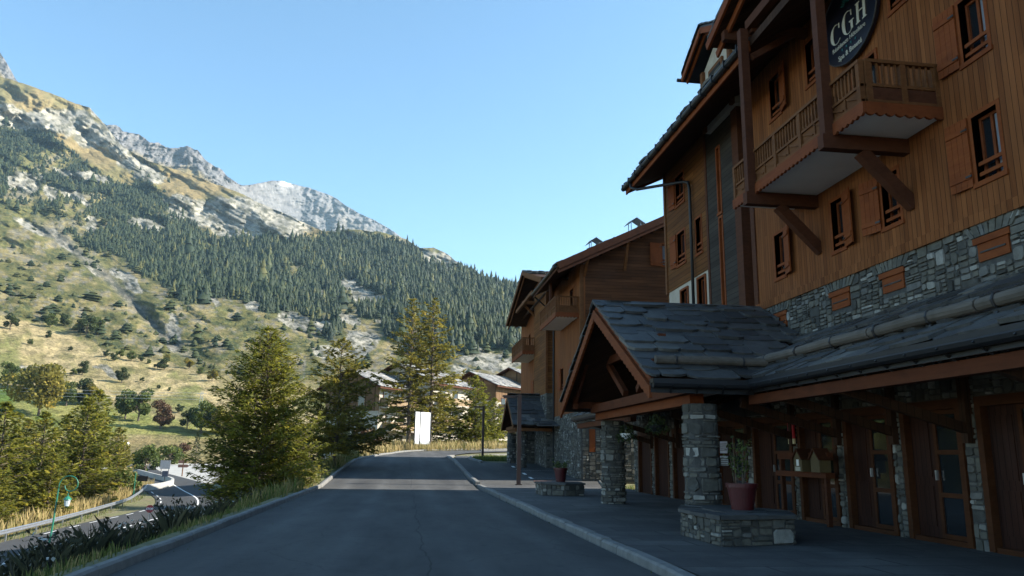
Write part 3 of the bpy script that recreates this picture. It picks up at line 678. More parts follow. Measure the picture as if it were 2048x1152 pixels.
def slates(mb, Fp, u0, u1, v1, row=.42, wr=(.34,.85), th=.035, seed=1, inside=None, mi=0, ragged=.05):
    """overlapping irregular stone slabs; Fp(u, v, d): v runs up the slope from the eave, d out of the roof"""
    r = random.Random(seed); v = 0.; nrow = 0
    while v < v1-.02:
        rh = row*(.8+.4*r.random()); u = u0-(r.random()*.4)
        while u < u1:
            w_ = wr[0]+(wr[1]-wr[0])*r.random()**1.3; a, b = max(u, u0)+.006, min(u+w_, u1)-.006; u += w_
            if b-a < .1: continue
            vb = v+(r.random()-.5)*ragged*2; vt = min(v+rh*1.75, v1+.06)
            if inside and not inside((a+b)/2, v+rh*.4): continue
            T_ = th*(.7+.7*r.random()); lift = T_*1.0+.012*r.random(); w2 = b-a; J = lambda s: (r.random()-.5)*s
            c1, c2 = w2*(.06+.26*r.random()), w2*(.06+.26*r.random()); q1, q2 = rh*(.06+.24*r.random()), rh*(.06+.24*r.random())
            P = [(a+J(.02), vb+q1), (a+c1, vb+J(.03)), ((a+b)/2+J(.08), vb+J(.04)-.015), (b-c2, vb+J(.03)), (b+J(.02), vb+q2), (b-J(.02), vt), (a+J(.02), vt)]
            hgt = lambda y: lift+.012*nrow % .01-(y-vb)/(vt-vb+1e-6)*(lift-.004)
            tw = J(.02)
            top = [Fp(x, y, hgt(y)+T_+tw*(x-a)/w2) for x, y in P]; bot = [Fp(x, y, hgt(y)+tw*(x-a)/w2) for x, y in P]
            t = min(1, max(0, r.gauss(.45, .2)));  t = .92+.08*r.random() if r.random() < .05 else t
            mb.poly(top, mi, t)
            for i in range(7): j = (i+1) % 7; mb.poly([bot[i], bot[j], top[j], top[i]], mi, t)
        v += rh; nrow += 1
def roof_plane(p_eave0, p_eave1, p_up):
    """map for a roof slope: u along the eave (metres), v up the slope"""
    o = Vector(p_eave0); U = (Vector(p_eave1)-o).normalized(); Vv = Vector(p_up)-o; Vv = (Vv-U*Vv.dot(U)).normalized(); N = U.cross(Vv)
    if N.z < 0: N = -N
    return (lambda u, v, d: tuple(o+U*u+Vv*v+N*d))
def window(Mp, u0, u1, v0, v1, par, shut=None, sw=.46, ang=12, depth=.16, bars=2, name='window', curtain=True, colour='orange'):
    """timber window in its opening: frame, glass, sill bars, optional curtain, and a plank shutter"""
    mb = MB(); f = .07
    mb.mbox(Mp, u0-f, u0, v0-f, v1+f, -depth, .028); mb.mbox(Mp, u1, u1+f, v0-f, v1+f, -depth, .028)
    mb.mbox(Mp, u0, u1, v1, v1+f, -depth, .030); mb.mbox(Mp, u0-f*1.3, u1+f*1.3, v0-f-.01, v0, -depth, .05)
    wd = mb.build(name, M[colour], par)
    g = MB(); g.mbox(Mp, u0, u1, v0, v1, -depth, -depth+.012); g.build('pane', M['glass'], wd)
    s = MB(); c = (u0+u1)/2; q = .045; a, b = -depth+.013, -depth+.05
    for x0, x1 in ((u0, u0+q), (u1-q, u1), (c-q*.6, c+q*.6)): s.mbox(Mp, x0, x1, v0, v1, a, b)
    for y in (v0, v1-q): s.mbox(Mp, u0+q, c-q*.6, y, y+q, a, b); s.mbox(Mp, c+q*.6, u1-q, y, y+q, a, b)
    s.build('sash', M['redbeam'], wd)
    if bars:
        bb = MB()
        for i in range(bars): y = v0+.10+.17*i; bb.mbox(Mp, u0, u1, y, y+.06, -.05, -.015)
        bb.build('guard_bar', M['orange'], wd)
    if curtain:
        k = MB(); n = 5; wq = (u1-u0)*.42
        for i in range(n):
            x = u0+.045+wq*i/n; k.mbox(Mp, x, x+wq/n, v0+.06, v1-.05, -depth+.0122, -depth+.016+.010*(i % 2))
        k.build('curtain', M['curtain'], wd)
    if shut:
        hx = u0-f if shut == 'lo' else u1+f; sg = -1 if shut == 'lo' else 1; ca, sa = math.cos(rad(ang)), math.sin(rad(ang))
        Sp = lambda u, v, d: Mp(hx+sg*(u*ca-d*sa*1), v, .03+u*sa+d*ca)
        sb = MB(); n = 4
        for i in range(n): sb.mbox(Sp, sw*i/n+.004, sw*(i+1)/n-.002, v0-.04, v1+.04, 0, .030)
        for y in (v0+.10, v1-.20): sb.mbox(Sp, .01, sw-.01, y, y+.09, .0305, .052)
        for y in (v0+.12, v1-.18): sb.mbox(Sp, -.02, .10, y, y+.03, .0525, .066, 1)
        sb.build('shutter', [M[colour], M['iron']], par)
    return wd
def door(Mp, u0, u1, v0, v1, par, solid='hi', depth=.15, name='door'):
    """glazed door bay: frame colour darkened for arcade shade, plank leaf on one half, three-pane leaf on the other"""
    mb = MB(); f = .10
    mb.mbox(Mp, u0-.02, u0+f, v0, v1+.05, -depth, .045); mb.mbox(Mp, u1-f, u1+.02, v0, v1+.05, -depth, .045); mb.mbox(Mp, u0+f, u1-f, v1-f, v1+.05, -depth, .043)
    mb.mbox(Mp, u0+f, u1-f, v0-.03, v0+.07, -depth, .02)
    d_ = mb.build(name, M['shaded_doorframe'], par); a, b = u0+f, u1-f; c = (a+b)/2; k0, k1 = -depth+.02, -depth+.07
    c = a+(b-a)*(.56 if solid == 'hi' else .44)
    (s0, s1), (g0, g1) = ((c, b), (a, c)) if solid == 'hi' else ((a, c), (c, b))
    s = MB(); s.mbox(Mp, s0, s1, v0+.07, v1-f, k0, k1)
    s.mbox(Mp, s0+.1, s1-.1, v0+.25, v0+.9, k1, k1+.015); s.mbox(Mp, s0+.1, s1-.1, v0+1.05, v1-f-.15, k1, k1+.015); s.build('plank_leaf', M['doorpanel'], d_)
    if solid != 'all':
        q = .075; L = MB()
        for x0, x1 in ((g0, g0+q), (g1-q, g1)): L.mbox(Mp, x0, x1, v0+.07, v1-f, k0, k1)
        hs = [v0+.07+(v1-f-v0-.07)*i/3 for i in range(4)]
        for y in (hs[0], hs[1]-q/2, hs[2]-q/2, hs[3]-q): L.mbox(Mp, g0+q, g1-q, y, y+q, k0, k1)
        L.build('glazed_leaf', M['shaded_doorframe'], d_)
        for i in range(3):
            p_ = MB(); p_.mbox(Mp, g0+q, g1-q, hs[i], hs[i+1], k0+.012, k0+.024); p_.build('pane', M['glass'], d_)
        h_ = MB(); x = g0+q*.5 if solid == 'hi' else g1-q*.5; x = g1-q*.5 if solid == 'hi' else g0+q*.5
        h_.mbox(Mp, x-.012, x+.012, v0+1.0, v0+1.16, k1, k1+.05); h_.build('handle', M['zinc'], d_)
    else:
        s2 = MB(); s2.mbox(Mp, g0, g1, v0+.07, v1-f, k0, k1); s2.build('plank_leaf', M['doorpanel'], d_)
    return d_
def scallop(mb, p0, p1, h_, th, mi=0, n=None, up=(0,0,1), tdir=(1,0,0)):
    """fascia board from p0 to p1 with a scalloped lower edge"""
    p0, p1 = Vector(p0), Vector(p1); L = (p1-p0).length; n = n or max(3, int(L/.16)); upv = Vector(up); T_ = Vector(tdir)*th
    for i in range(n):
        a = p0+(p1-p0)*i/n; b = p0+(p1-p0)*(i+1)/n; pts = [a+upv*h_, b+upv*h_]
        for k in range(5): q = 1-k/4; x = a+(b-a)*q; pts.append(x-upv*(.045*math.sin(math.pi*q)))
        mb.prism(pts, T_, mi)

# ------------------------------------------------------------------ first chalet block (right foreground)
XF = 8.78
B1 = thing('chalet_residence', 'large timber and stone chalet at right with oval sign and slate entrance porch', 'building', (XF, 15, 0))
W = MX(XF)
DOORS = [(19.48,21.45,'A'),(17.05,19.08,'B'),(15.2,16.74,'C'),(13.33,14.85,'D'),(11.46,12.98,'E'),(9.55,11.08,'F')]
PANELS = [(27.5,29.08),(25.6,27.1),(23.75,25.2)]
VENTS = [(14.28,14.94),(12.53,13.16),(10.02,10.66),(16.95,17.5)]
holes = [(a, b, .12, 2.37) for a, b, _ in DOORS]+[(a, b, .05, 2.28) for a, b in PANELS]+[(a, b, 4.47, 4.83) for a, b in VENTS]
mb = MB(); panel(mb, W, 2, 29.65, -.3, 5.1, [h for h in holes], -.36, 0, 1)
rubble(mb, W, 2, 18.4, .05, 5.09, [(h[0]-.03, h[1]+.03, h[2]-.08, h[3]+.06) for h in holes], 11)
rubble(mb, W, 18.4, 29.65, .05, 4.2, [(h[0]-.03, h[1]+.03, h[2]-.08, h[3]+.06) for h in holes], 12)
E1 = MY(29.65, 1); mb.box(XF, 26, 29.60, 29.64, -.3, 3.6, 1); rubble(mb, E1, XF-.02, 14, .05, 3.6, [], 13)
mb.build('stone_base', [M['stone'], M['mortar']], B1)
mb = MB(); mb.box(XF+.38, 27, 2, 25.2, -.3, 11.3); mb.box(XF+.38, 27, 25.2, 29.6, -.3, 3.6); mb.box(13.2, 27, 25.2, 30.7, -.3, 11.3); mb.build('rear_wall', M['plaster'], B1)  # last box: unseen rear wing, added to cast the shadow across the road
for a, b, k in DOORS: door(W, a, b, .12, 2.37, B1, 'hi')
for a, b in PANELS: door(W, a, b, .05, 2.28, B1, 'all', name='panel_door')
for a, b in VENTS:
    mb = MB(); mb.mbox(W, a, b, 4.47, 4.83, -.2, .03); mb.mbox(W, a-.06, b+.06, 4.75, 4.85, .031, .06)
    v_ = mb.build('vent_shutter', M['orange'], B1)
    s = MB(); s.mbox(W, a+.06, b-.06, 4.60, 4.625, .031, .045); s.build('slot', M['iron'], v_)
    mb = MB(); r_ = random.Random(int(a*10)); x = a-.12
    while x < b+.12:
        w_ = .07+.06*r_.random(); t_ = (x-(a+b)/2)*.35; mb.prism([W(x,4.87,-.01), W(x+w_,4.87,-.01), W(x+w_+t_,5.06,-.01), W(x+t_,5.06,-.01)], Vector(W(0,0,.05))-Vector(W(0,0,-.01)), 0, r_.random()*.6+.2); x += w_+.012
    mb.build('arch_stone', M['stone'], B1)
# timber storeys
WIN1 = [(16.86,17.32,5.7,6.76,'lo'),(14.3,14.72,5.7,6.76,'lo'),(12.44,12.94,5.7,6.68,'hi'),(9.95,10.49,5.72,6.80,'hi'),(9.95,10.49,7.76,8.82,'hi'),(11.64,12.17,9.72,10.75,None),(16.6,17.1,9.72,10.78,'lo'),(14.8,15.28,9.75,10.75,None),(9.0,9.5,9.72,10.75,'hi')]
BDOOR = (12.75,13.5,7.15,9.2)
mb = MB(); panel(mb, W, 2, 18.4, 5.1, 13.2, [w_[:4] for w_ in WIN1]+[BDOOR], -.30, .02)
mb.build('plank_wall', M['wood_v'], B1)
mb = MB(); mb.mbox(W, 2, 18.4, 5.06, 5.24, .0205, .075); mb.build('base_board', M['wood_v'], B1)
for q in WIN1: window(W, *q[:4], B1, q[4], sw=.45, ang=14 if q[0] > 11 else 6)
# balcony door leaf
mb = MB(); mb.mbox(W, 12.68, 12.75, 7.12, 9.27, -.15, .05); mb.mbox(W, 13.5, 13.57, 7.12, 9.27, -.15, .05); mb.mbox(W, 12.75, 13.5, 9.2, 9.27, -.15, .05)
dd = mb.build('balcony_door', M['orange'], B1); s = MB(); s.mbox(W, 12.75, 13.5, 7.15, 9.2, -.14, -.12); s.build('pane', M['glass'], dd)
# stair tower: dark recess with posts, grey cladding, red strip window
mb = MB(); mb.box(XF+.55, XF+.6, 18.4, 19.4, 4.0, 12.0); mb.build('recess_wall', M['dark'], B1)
mb = MB(); mb.box(XF-.05, XF+.6, 18.30, 18.52, 4.6, 12.0); mb.box(XF-.06, XF+.6, 19.02, 19.42, 4.6, 12.0); mb.box(XF-.03, XF+.3, 21.42, 21.56, 4.6, 11.6); mb.build('corner_post', M['beam'], B1)
mb = MB(); panel(mb, W, 19.42, 21.42, 4.2, 11.6, [(20.40,20.62,8.38,10.35),(20.40,20.62,5.4,8.2)], -.3, .01); mb.build('grey_clad_wall', M['clad'], B1)
for a, b in ((8.38,10.35),(5.4,8.2)): window(W, 20.42, 20.60, a, b, B1, None, bars=0, curtain=False, name='strip_window')
# north wing: horizontal boards over white plaster
WIN2 = [(23.4,24.15,9.72,10.72,'hi'),(23.45,24.15,7.66,8.72,'hi'),(22.0,22.45,7.62,8.72,None),(23.4,24.0,5.7,6.74,None),(21.9,22.48,5.4,6.8,None)]
mb = MB(); panel(mb, W, 21.56, 25.3, 6.95, 11.6, [w_[:4] for w_ in WIN2], -.3, .012); mb.box(XF, 13.2, 25.22, 25.3, 3.6, 12.2); mb.build('board_wall', M['wood_h'], B1)
mb = MB(); panel(mb, W, 21.56, 25.3, 4.2, 6.95, [w_[:4] for w_ in WIN2], -.3, -.02); mb.build('plaster_wall', M['plaster'], B1)
mb = MB(); mb.mbox(W, 25.2, 25.36, 6.9, 11.4, -.1, .05); mb.build('corner_board', M['balc'], B1)
for q in WIN2: window(W, *q[:4], B1, q[4], sw=.42, ang=8, curtain=False)
# main roof with slates, fascia, gutter, down pipe
TN = math.tan(rad(25.5)); EX, EZ = 7.42, 10.62; RX = 17.5
def rz(x): return EZ+(x-EX)*TN
mb = MB()
mb.hexa([(EX, 2, EZ), (RX, 2, rz(RX)), (RX, 25.45, rz(RX)), (EX, 25.45, EZ), (EX, 2, EZ+.2), (RX, 2, rz(RX)+.2), (RX, 25.45, rz(RX)+.2), (EX, 25.45, EZ+.2)])
mb.hexa([(RX, 2, rz(RX)), (28, 2, EZ), (28, 25.45, EZ), (RX, 25.45, rz(RX)), (RX, 2, rz(RX)+.2), (28, 2, EZ+.2), (28, 25.45, EZ+.2), (RX, 25.45, rz(RX)+.2)])
mb.hexa([(13.6, 25.46, rz(13.6)), (RX, 25.46, rz(RX)), (RX, 31.1, rz(RX)), (13.6, 31.1, rz(13.6)), (13.6, 25.46, rz(13.6)+.2), (RX, 25.46, rz(RX)+.2), (RX, 31.1, rz(RX)+.2), (13.6, 31.1, rz(13.6)+.2)])  # roof of the added unseen wing, its end set by the road shadow
mb.hexa([(RX, 25.46, rz(RX)), (28, 25.46, EZ), (28, 31.1, EZ), (RX, 31.1, rz(RX)), (RX, 25.46, rz(RX)+.2), (28, 25.46, EZ+.2), (28, 31.1, EZ+.2), (RX, 31.1, rz(RX)+.2)])
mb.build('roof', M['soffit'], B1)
mb = MB(); Fp = roof_plane((EX-.05, 15.5, EZ+.2), (EX-.05, 25.5, EZ+.2), (EX+1, 15.5, EZ+.2+TN)); slates(mb, Fp, 0, 10.0, 5, .42, th=.05, seed=3, ragged=.06)
slates(mb, roof_plane((EX+4.5, 2, EZ+.2+4.5*TN), (EX+4.5, 31.0, EZ+.2+4.5*TN), (EX+5.5, 2, EZ+.2+5.5*TN)), 14, 32, 6.4, .6, (.5,1.1), .05, 4)
mb.build('roof_slates', M['slate'], B1)
mb = MB(); mb.box(EX-.03, EX+.02, 15.3, 25.45, EZ-.12, EZ+.14); mb.hexa([(EX, 25.451, EZ-.08), (13, 25.451, rz(13)-.08), (13, 25.51, rz(13)-.08), (EX, 25.51, EZ-.08), (EX, 25.451, EZ+.22), (13, 25.451, rz(13)+.22), (13, 25.51, rz(13)+.22), (EX, 25.51, EZ+.22)]); mb.build('fascia_board', M['orange'], B1)
mb = MB(); mb.tube([(EX-.10, 15.4, EZ+.10), (EX-.10, 25.52, EZ+.10)], .085, 10)
for i in range(14): y = 15.6+i*.75; mb.box(EX-.20, EX-.02, y, y+.03, EZ+.0, EZ+.21)
gt = mb.build('gutter', M['gutter'], B1)
mb = MB(); mb.tube([(EX-.1, 24.6, EZ+.04), (EX-.1, 24.6, EZ-.15), (EX+.05, 24.4, EZ-.28), (8.55, 22.9, 10.15), (8.64, 22.65, 10.05), (8.66, 22.6, 9.8), (8.66, 22.6, 4.2)], .05, 8); mb.build('down_pipe', M['gutter'], B1, smooth=True)
# dormer above the eave
DX, DY, DA = 8.15, 19.95, 13.95
mb = MB(); mb.box(8.62, 12, 18.85, 21.0, 11.0, 12.95); mb.prism([(8.62, 18.85, 12.95), (8.62, 21.0, 12.95), (8.62, DY, 13.5)], (3.4, 0, 0)); dm = mb.build('dormer', M['plaster'], B1)
mb = MB(); mb.box(8.55, 8.615, 19.45, 20.45, 11.3, 12.75); mb.box(8.52, 8.615, 18.84, 19.02, 11.0, 12.95); mb.box(8.52, 8.615, 20.84, 21.02, 11.0, 12.95); mb.build('dormer_frame', M['balc'], dm)
mb = MB(); mb.box(8.53, 8.548, 19.55, 20.35, 11.3, 12.62); mb.build('pane', M['dark'], dm)
mb = MB()
for s_ in (-1, 1):
    for (k, dz) in ((0, 0.),(.16, -.14)):
        a = (DX+k, DY, DA-.16+dz*.3); b = (DX+k, DY+s_*1.62, DA-.95+dz*.3); mb.beam(a, b, .05, .17)
mb.build('dormer_barge_board', M['orange'], dm)
mb = MB(); mb.beam((DX+.1, DY-.85, DA-.42), (DX+.1, DY+.05, DA-.05), .03, .12); mb.beam((DX+.2, DY-.75, DA-.5), (DX+.2, DY+.05, DA-.2), .03, .14); mb.build('dormer_flashing', surf('pink_board', (.36,.20,.22), (.42,.26,.28), 4), dm)
mb = MB()
for s_ in (-1, 1):
    mb.hexa([(DX, DY, DA-.12), (DX, DY+s_*1.65, DA-.92), (12, DY+s_*1.65, DA-.92), (12, DY, DA-.12), (DX, DY, DA), (DX, DY+s_*1.65, DA-.8), (12, DY+s_*1.65, DA-.8), (12, DY, DA)], 1)
    slates(mb, roof_plane((DX-.06, DY+s_*1.7, DA-.82), (12, DY+s_*1.7, DA-.82), (DX-.06, DY, DA)), 0, 3.8, 1.85, .36, seed=21+s_)
mb.tube([(DX-.1, DY+1.78, DA-.86), (11, DY+1.78, DA-.86)], .06, 8, 1)
mb.build('dormer_roof', [M['slate'], M['gutter']], dm)
mb = MB(); mb.box(8.9, 9.6, 17.3, 18.0, 11.4, 14.9); mb.box(8.8, 9.7, 17.2, 18.1, 14.9, 15.02, 1); mb.build('chimney', [M['plaster'], M['slate']], B1)
# gable over the balcony
GY, GX, GA, GF = 13.7, 7.02, 12.42, 11.34
mb = MB()
sl_ = (GA-GF)/2.95
for s_ in (-1, 1):
    y1 = GY+s_*2.98; z1 = GA-2.98*sl_
    mb.hexa([(GX, GY, GA), (GX, y1, z1), (12, y1, z1), (12, GY, GA), (GX, GY, GA+.14), (GX, y1, z1+.14), (12, y1, z1+.14), (12, GY, GA+.14)])
gr = mb.build('balcony_gable_roof', M['soffit'], B1)
mb = MB()
for s_ in (-1, 1): slates(mb, roof_plane((GX-.06, GY+s_*3.02, GA-3.02*sl_+.15), (12, GY+s_*3.02, GA-3.02*sl_+.15), (GX-.06, GY, GA+.15)), 0, 5, 3.2, .4, seed=31+s_, th=.045)
mb.build('gable_slates', M['slate'], gr)
mb = MB()
for s_ in (-1, 1):
    for dx, dz, h_ in ((-.03, .02, .20), (.22, -.17, .18)):
        mb.beam((GX+dx, GY, GA+dz), (GX+dx, GY+s_*3.0, GA-3.0*sl_+dz), .06, h_, up=(0,0,1))
mb.build('barge_board', M['orange'], gr)
mb = MB()
for y in (11.35, 13.7, 16.05): z = GA-abs(y-GY)*sl_-.15; mb.box(GX+.1, XF, y-.09, y+.09, z-.24, z)
mb.beam((7.4, 12.2, 11.10), (7.4, 15.25, 11.10), .18, .22); mb.beam((7.4, 13.7, 11.1), (7.4, 13.7, 12.2), .16, .16, up=(1,0,0))
mb.beam((7.4, 12.2, 11.0), (XF, 12.2, 11.0), .16, .2); mb.beam((7.4, 15.2, 11.0), (XF, 15.2, 11.0), .16, .2)
mb.beam((7.4, 15.2, 10.3), (8.5, 15.2, 11.0), .12, .14); mb.beam((7.4, 12.2, 10.3), (8.5, 12.2, 11.0), .12, .14)
mb.build('gable_truss', M['beam'], gr)
mb = MB(); mb.box(8.64, 10.5, 17.1, 18.82, 11.5, 12.9); mb.build('cheek_wall', M['plaster'], B1)
# balcony
BX, BY0, BY1, BZ = 7.36, 11.14, 16.32, 7.14
mb = MB(); mb.box(BX+.03, XF-.03, BY0+.05, BY1-.05, BZ-.03, BZ+.06); bal = mb.build('balcony', M['soffit_w'], B1)
mb = MB(); mb.box(BX+.02, XF-.03, BY0+.03, BY1-.03, BZ+.061, BZ+.10); mb.build('deck', M['beam'], bal)
def railing(mb, p0, p1, zb, zt, out, npan):
    """chalet railing: hand rail, slim balusters, solid lower band with carved panels"""
    p0, p1, out = Vector(p0), Vector(p1), Vector(out); d = p1-p0; L = d.length; d.normalize(); H = zt-zb
    P = lambda s, z, o=0: Vector((p0.x+d.x*s+out.x*o, p0.y+d.y*s+out.y*o, z))
    def bar(s0, s1, z0, z1, o0, o1): mb.hexa([P(s0,z0,o0),P(s1,z0,o0),P(s1,z0,o1),P(s0,z0,o1),P(s0,z1,o0),P(s1,z1,o0),P(s1,z1,o1),P(s0,z1,o1)])
    bar(0, L, zt-.06, zt, -.06, .05); bar(0, L, zb+H*.44, zb+H*.44+.05, -.03, .03); bar(0, L, zb+H*.12, zb+H*.12+.05, -.03, .03)
    for i in range(npan+1): s = L*i/npan; s = min(max(s, .05), L-.05); bar(s-.05, s+.05, zb-.05, zt-.0605, -.05, .045)
    for i in range(npan):
        a, b = L*i/npan+.06, L*(i+1)/npan-.06; n = max(3, int((b-a)/.105))
        for k in range(n): s = a+(b-a)*(k+.5)/n; bar(s-.018, s+.018, zb+H*.44+.0505, zt-.0605, -.018, .018)
        c = (a+b)/2; z0, z1 = zb+H*.12+.0505, zb+H*.44-.0005
        bar(c-.02, c+.02, z0, z1, -.02, .02)
        for q in (-1, 1):
            x0, x1 = (a, c-.03) if q < 0 else (c+.03, b)
            mb.beam(P(x0+.04, z0+.05), P(x1-.04, z1-.05), .03, .05, up=tuple(out)); bar(x0, x1, z0, z1, -.012, -.004)
mb = MB(); railing(mb, (BX, BY0, 0), (BX, BY1, 0), BZ+.05, BZ+.93, (-1,0,0), 5); railing(mb, (BX+.06, BY0, 0), (XF, BY0, 0), BZ+.05, BZ+.93, (0,-1,0), 2); railing(mb, (BX+.06, BY1, 0), (XF, BY1, 0), BZ+.05, BZ+.93, (0,1,0), 2)
mb.build('railing', M['balc'], bal)
mb = MB(); scallop(mb, (BX-.055, BY0-.05, BZ-.05), (BX-.055, BY1+.05, BZ-.05), .19, .05); scallop(mb, (BX, BY0-.055, BZ-.05), (XF, BY0-.055, BZ-.05), .19, .05, tdir=(0,1,0)); mb.build('edge_board', M['redbeam'], bal)
mb = MB(); mb.box(BX+.1, XF, BY0-.03, BY0+.02, BZ+.2, BZ+.42); mb.build('side_board', M['beam'], bal)
for y in (12.12, 15.28):
    mb = MB(); mb.beam((BX-.25, y, BZ-.18), (XF, y, BZ-.18), .19, .27); mb.beam((BX+.5, y, BZ-.32), (XF+.02, y, 5.86), .17, .22, up=(1,0,0)); mb.build('bracket', M['beam'], bal)
    mb = MB(); mb.box(BX-.20, BX-.02, y-.09, y+.09, BZ-.04, 11.0); mb.build('post', M['beam'], bal)
mb = MB(); pts = [(7.55, 14.05, BZ+.1), (XF, 14.05, BZ+.1), (XF, 14.05, BZ+1.75)]
for k in range(9): a = k/8*math.pi/2; pts.append((XF-.15-.55*math.sin(a), 14.05, BZ+1.75-.62*(1-math.cos(a))))
pts += [(7.55, 14.05, BZ+1.1)]
mb.prism(pts, (0, .06, 0)); mb.build('divider', M['beam'], bal)
# canopy along the facade
CX, CZ, CT = 6.46, 2.86, math.tan(rad(28)); CA, CB = 2.0, 29.75
cz = lambda x: CZ+(x-CX)*CT
PG0, PG1, PGM, PGX = 13.95, 22.45, 18.2, 4.42          # porch: near eave, far eave, ridge, gable front
PZ, PR = 2.86, 5.06
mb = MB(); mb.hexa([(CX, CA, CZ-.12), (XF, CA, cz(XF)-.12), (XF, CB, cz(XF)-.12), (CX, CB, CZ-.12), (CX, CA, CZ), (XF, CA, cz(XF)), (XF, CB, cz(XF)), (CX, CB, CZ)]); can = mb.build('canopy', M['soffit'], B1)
pt = (PR-PZ)/(PGM-PG0)
def under_porch(x, y):
    if not PG0 < y < PG1: return False
    return PZ+pt*(min(y-PG0, PG1-y)) > cz(x)+.02
mb = MB(); Fp = roof_plane((CX-.06, CA, CZ-.03), (CX-.06, CB, CZ-.03), (CX+1, CA, CZ-.03+1.06*CT)); cs = math.cos(rad(28))
slates(mb, Fp, 0, CB-CA, (XF-CX)/cs+.03, .36, (.34,.8), .045, 41, lambda u, v: not under_porch(CX+v*cs, CA+u)); mb.build('canopy_slates', M['slate'], can)
for a, b in ((CA, PG0-.05), (PG1+.05, CB)):
    mb = MB(); mb.tube([(CX-.10, a, CZ-.08), (CX-.10, b, CZ-.08)], .085, 10); mb.box(CX-.18, CX-.02, a, b, CZ-.06, CZ+.005); mb.box(CX-.02, CX+.03, a, b, CZ-.22, CZ-.02)
    y = a+.3
    while y < b: mb.beam((CX-.19, y, CZ-.1), (CX+.05, y, CZ-.24), .03, .02); y += .62
    mb.build('canopy_gutter', M['gutter'], can)
mb = MB()
for a, b in ((CA, PG0+.4), (PG1, CB)): mb = MB(); mb.box(CX+.08, CX+.26, a, b, CZ-.42, CZ-.24); mb.build('eave_beam', M['shaded_eavewood'], can)
for y in (8.0, 11.25, 13.15, 15.0, 16.9, 19.25, 24.6, 27.3):
    mb = MB(); mb.beam((CX+.2, y, CZ-.36), (XF-.02, y, CZ-.95), .12, .15); mb.beam((CX+.2, y, CZ-.3), (XF-.02, y, CZ-.12+.5), .1, .12); mb.box(XF-.14, XF-.01, y-.07, y+.07, CZ-1.15, CZ+.5); mb.build('rafter_brace', M['soffit'], can)
mb = MB(); lr = random.Random(4)
lx, lz = 6.98, cz(6.98)+.20
y = 4.0
while y < 15.2:
    y2 = min(y+2.3, 15.3); mb.tube([(lx, y, lz), (lx, (y+y2)/2, lz+.012), (lx, y2-.03, lz)], [.088, .092, .084], 12); y = y2
lg = mb.build('snow_log', M['log'], can, smooth=False)
y = 4.6
while y < 15:
    mb = MB(); mb.tube([(lx+.10*math.cos(a*.7854), y, lz+.10*math.sin(a*.7854)) for a in range(9)], .018, 6); mb.beam((lx-.02, y, lz-.1), (lx-.1, y, lz-.28), .05, .02); y += 1.22; mb.build('log_strap', M['iron'], can)
# entrance porch
mb = MB()
for s_, y0 in ((1, PG0), (-1, PG1)):
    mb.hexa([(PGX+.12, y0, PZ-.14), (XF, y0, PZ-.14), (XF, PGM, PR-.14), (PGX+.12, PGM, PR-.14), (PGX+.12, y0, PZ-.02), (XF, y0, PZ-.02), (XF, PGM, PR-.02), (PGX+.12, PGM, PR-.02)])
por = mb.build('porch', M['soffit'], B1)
mb = MB(); L = math.hypot(PGM-PG0, PR-PZ)
inN = lambda u, v: cz(PGX+u) < PZ+v*(PR-PZ)/L+.10 or PGX+u < CX+.1
for k, y0 in enumerate((PG0, PG1)):
    s_ = 1 if k == 0 else -1
    slates(mb, roof_plane((PGX-.02, y0-s_*.05, PZ-.03), (XF, y0-s_*.05, PZ-.03), (PGX-.02, PGM, PR)), 0, XF-PGX-.02, L+.03, .44, (.42,1.05), .05, 51+k, inN, ragged=.09)
r_ = random.Random(8); x = PGX-.03
while x < XF-.1:
    w_ = .5+.4*r_.random(); b_ = min(x+w_, XF-.02)
    for s_ in (-1, 1): mb.hexa([(x, PGM, PR+.07), (b_, PGM, PR+.07+.02*r_.random()), (b_, PGM+s_*.34, PR-.11), (x, PGM+s_*.32, PR-.11), (x, PGM, PR+.115), (b_, PGM, PR+.115), (b_, PGM+s_*.34, PR-.06), (x, PGM+s_*.32, PR-.06)], 0, r_.random()*.6+.2)
    x += w_
mb.build('porch_slates', M['slate'], por)
mb = MB()
for s_, y0 in ((1, PG0), (-1, PG1)):
    a, b = Vector((PGX, y0-s_*.02, PZ-.36)), Vector((PGX, PGM, PR-.36)); scallop(mb, a, b, .22, .06, n=22); scallop(mb, a+Vector((.07, 0, .16)), b+Vector((.07, 0, .16)), .17, .05, n=22)
mb.build('barge_board', M['redbeam'], por)
mb = MB(); mb.tube([(PGX+.05, PG0-.10, PZ-.10), (CX-.1, PG0-.10, PZ-.10)], .085, 10); mb.box(PGX+.03, CX, PG0-.03, PG0+.02, PZ-.26, PZ-.02); mb.box(PGX+.03, CX-.05, PG0-.18, PG0-.02, PZ-.09, PZ-.01)
for i in range(4): mb.beam((PGX+.4+i*.5, PG0-.19, PZ-.12), (PGX+.4+i*.5, PG0-.05, PZ-.27), .03, .02)
mb.build('porch_gutter', M['gutter'], por); mb = MB(); mb.tube([(PGX+.05, PG1+.10, PZ-.10), (CX-.1, PG1+.10, PZ-.10)], .085, 10); mb.build('porch_gutter', M['gutter'], por)
mb = MB(); TX = 5.35
mb.beam((TX, PG0+.3, PZ-.12), (TX, PG1-.3, PZ-.12), .16, .22); mb.beam((TX, PG0+1.9, 3.92), (TX, PG1-1.9, 3.92), .16, .20)
mb.beam((TX, PG0+2.0, 3.9), (TX, PG0+3.7, 2.95), .13, .15); mb.beam((TX, PG1-2.0, 3.9), (TX, PG1-3.7, 2.95), .13, .15); mb.beam((TX, PGM, 3.9), (TX, PGM, 4.9), .15, .15, up=(1,0,0))
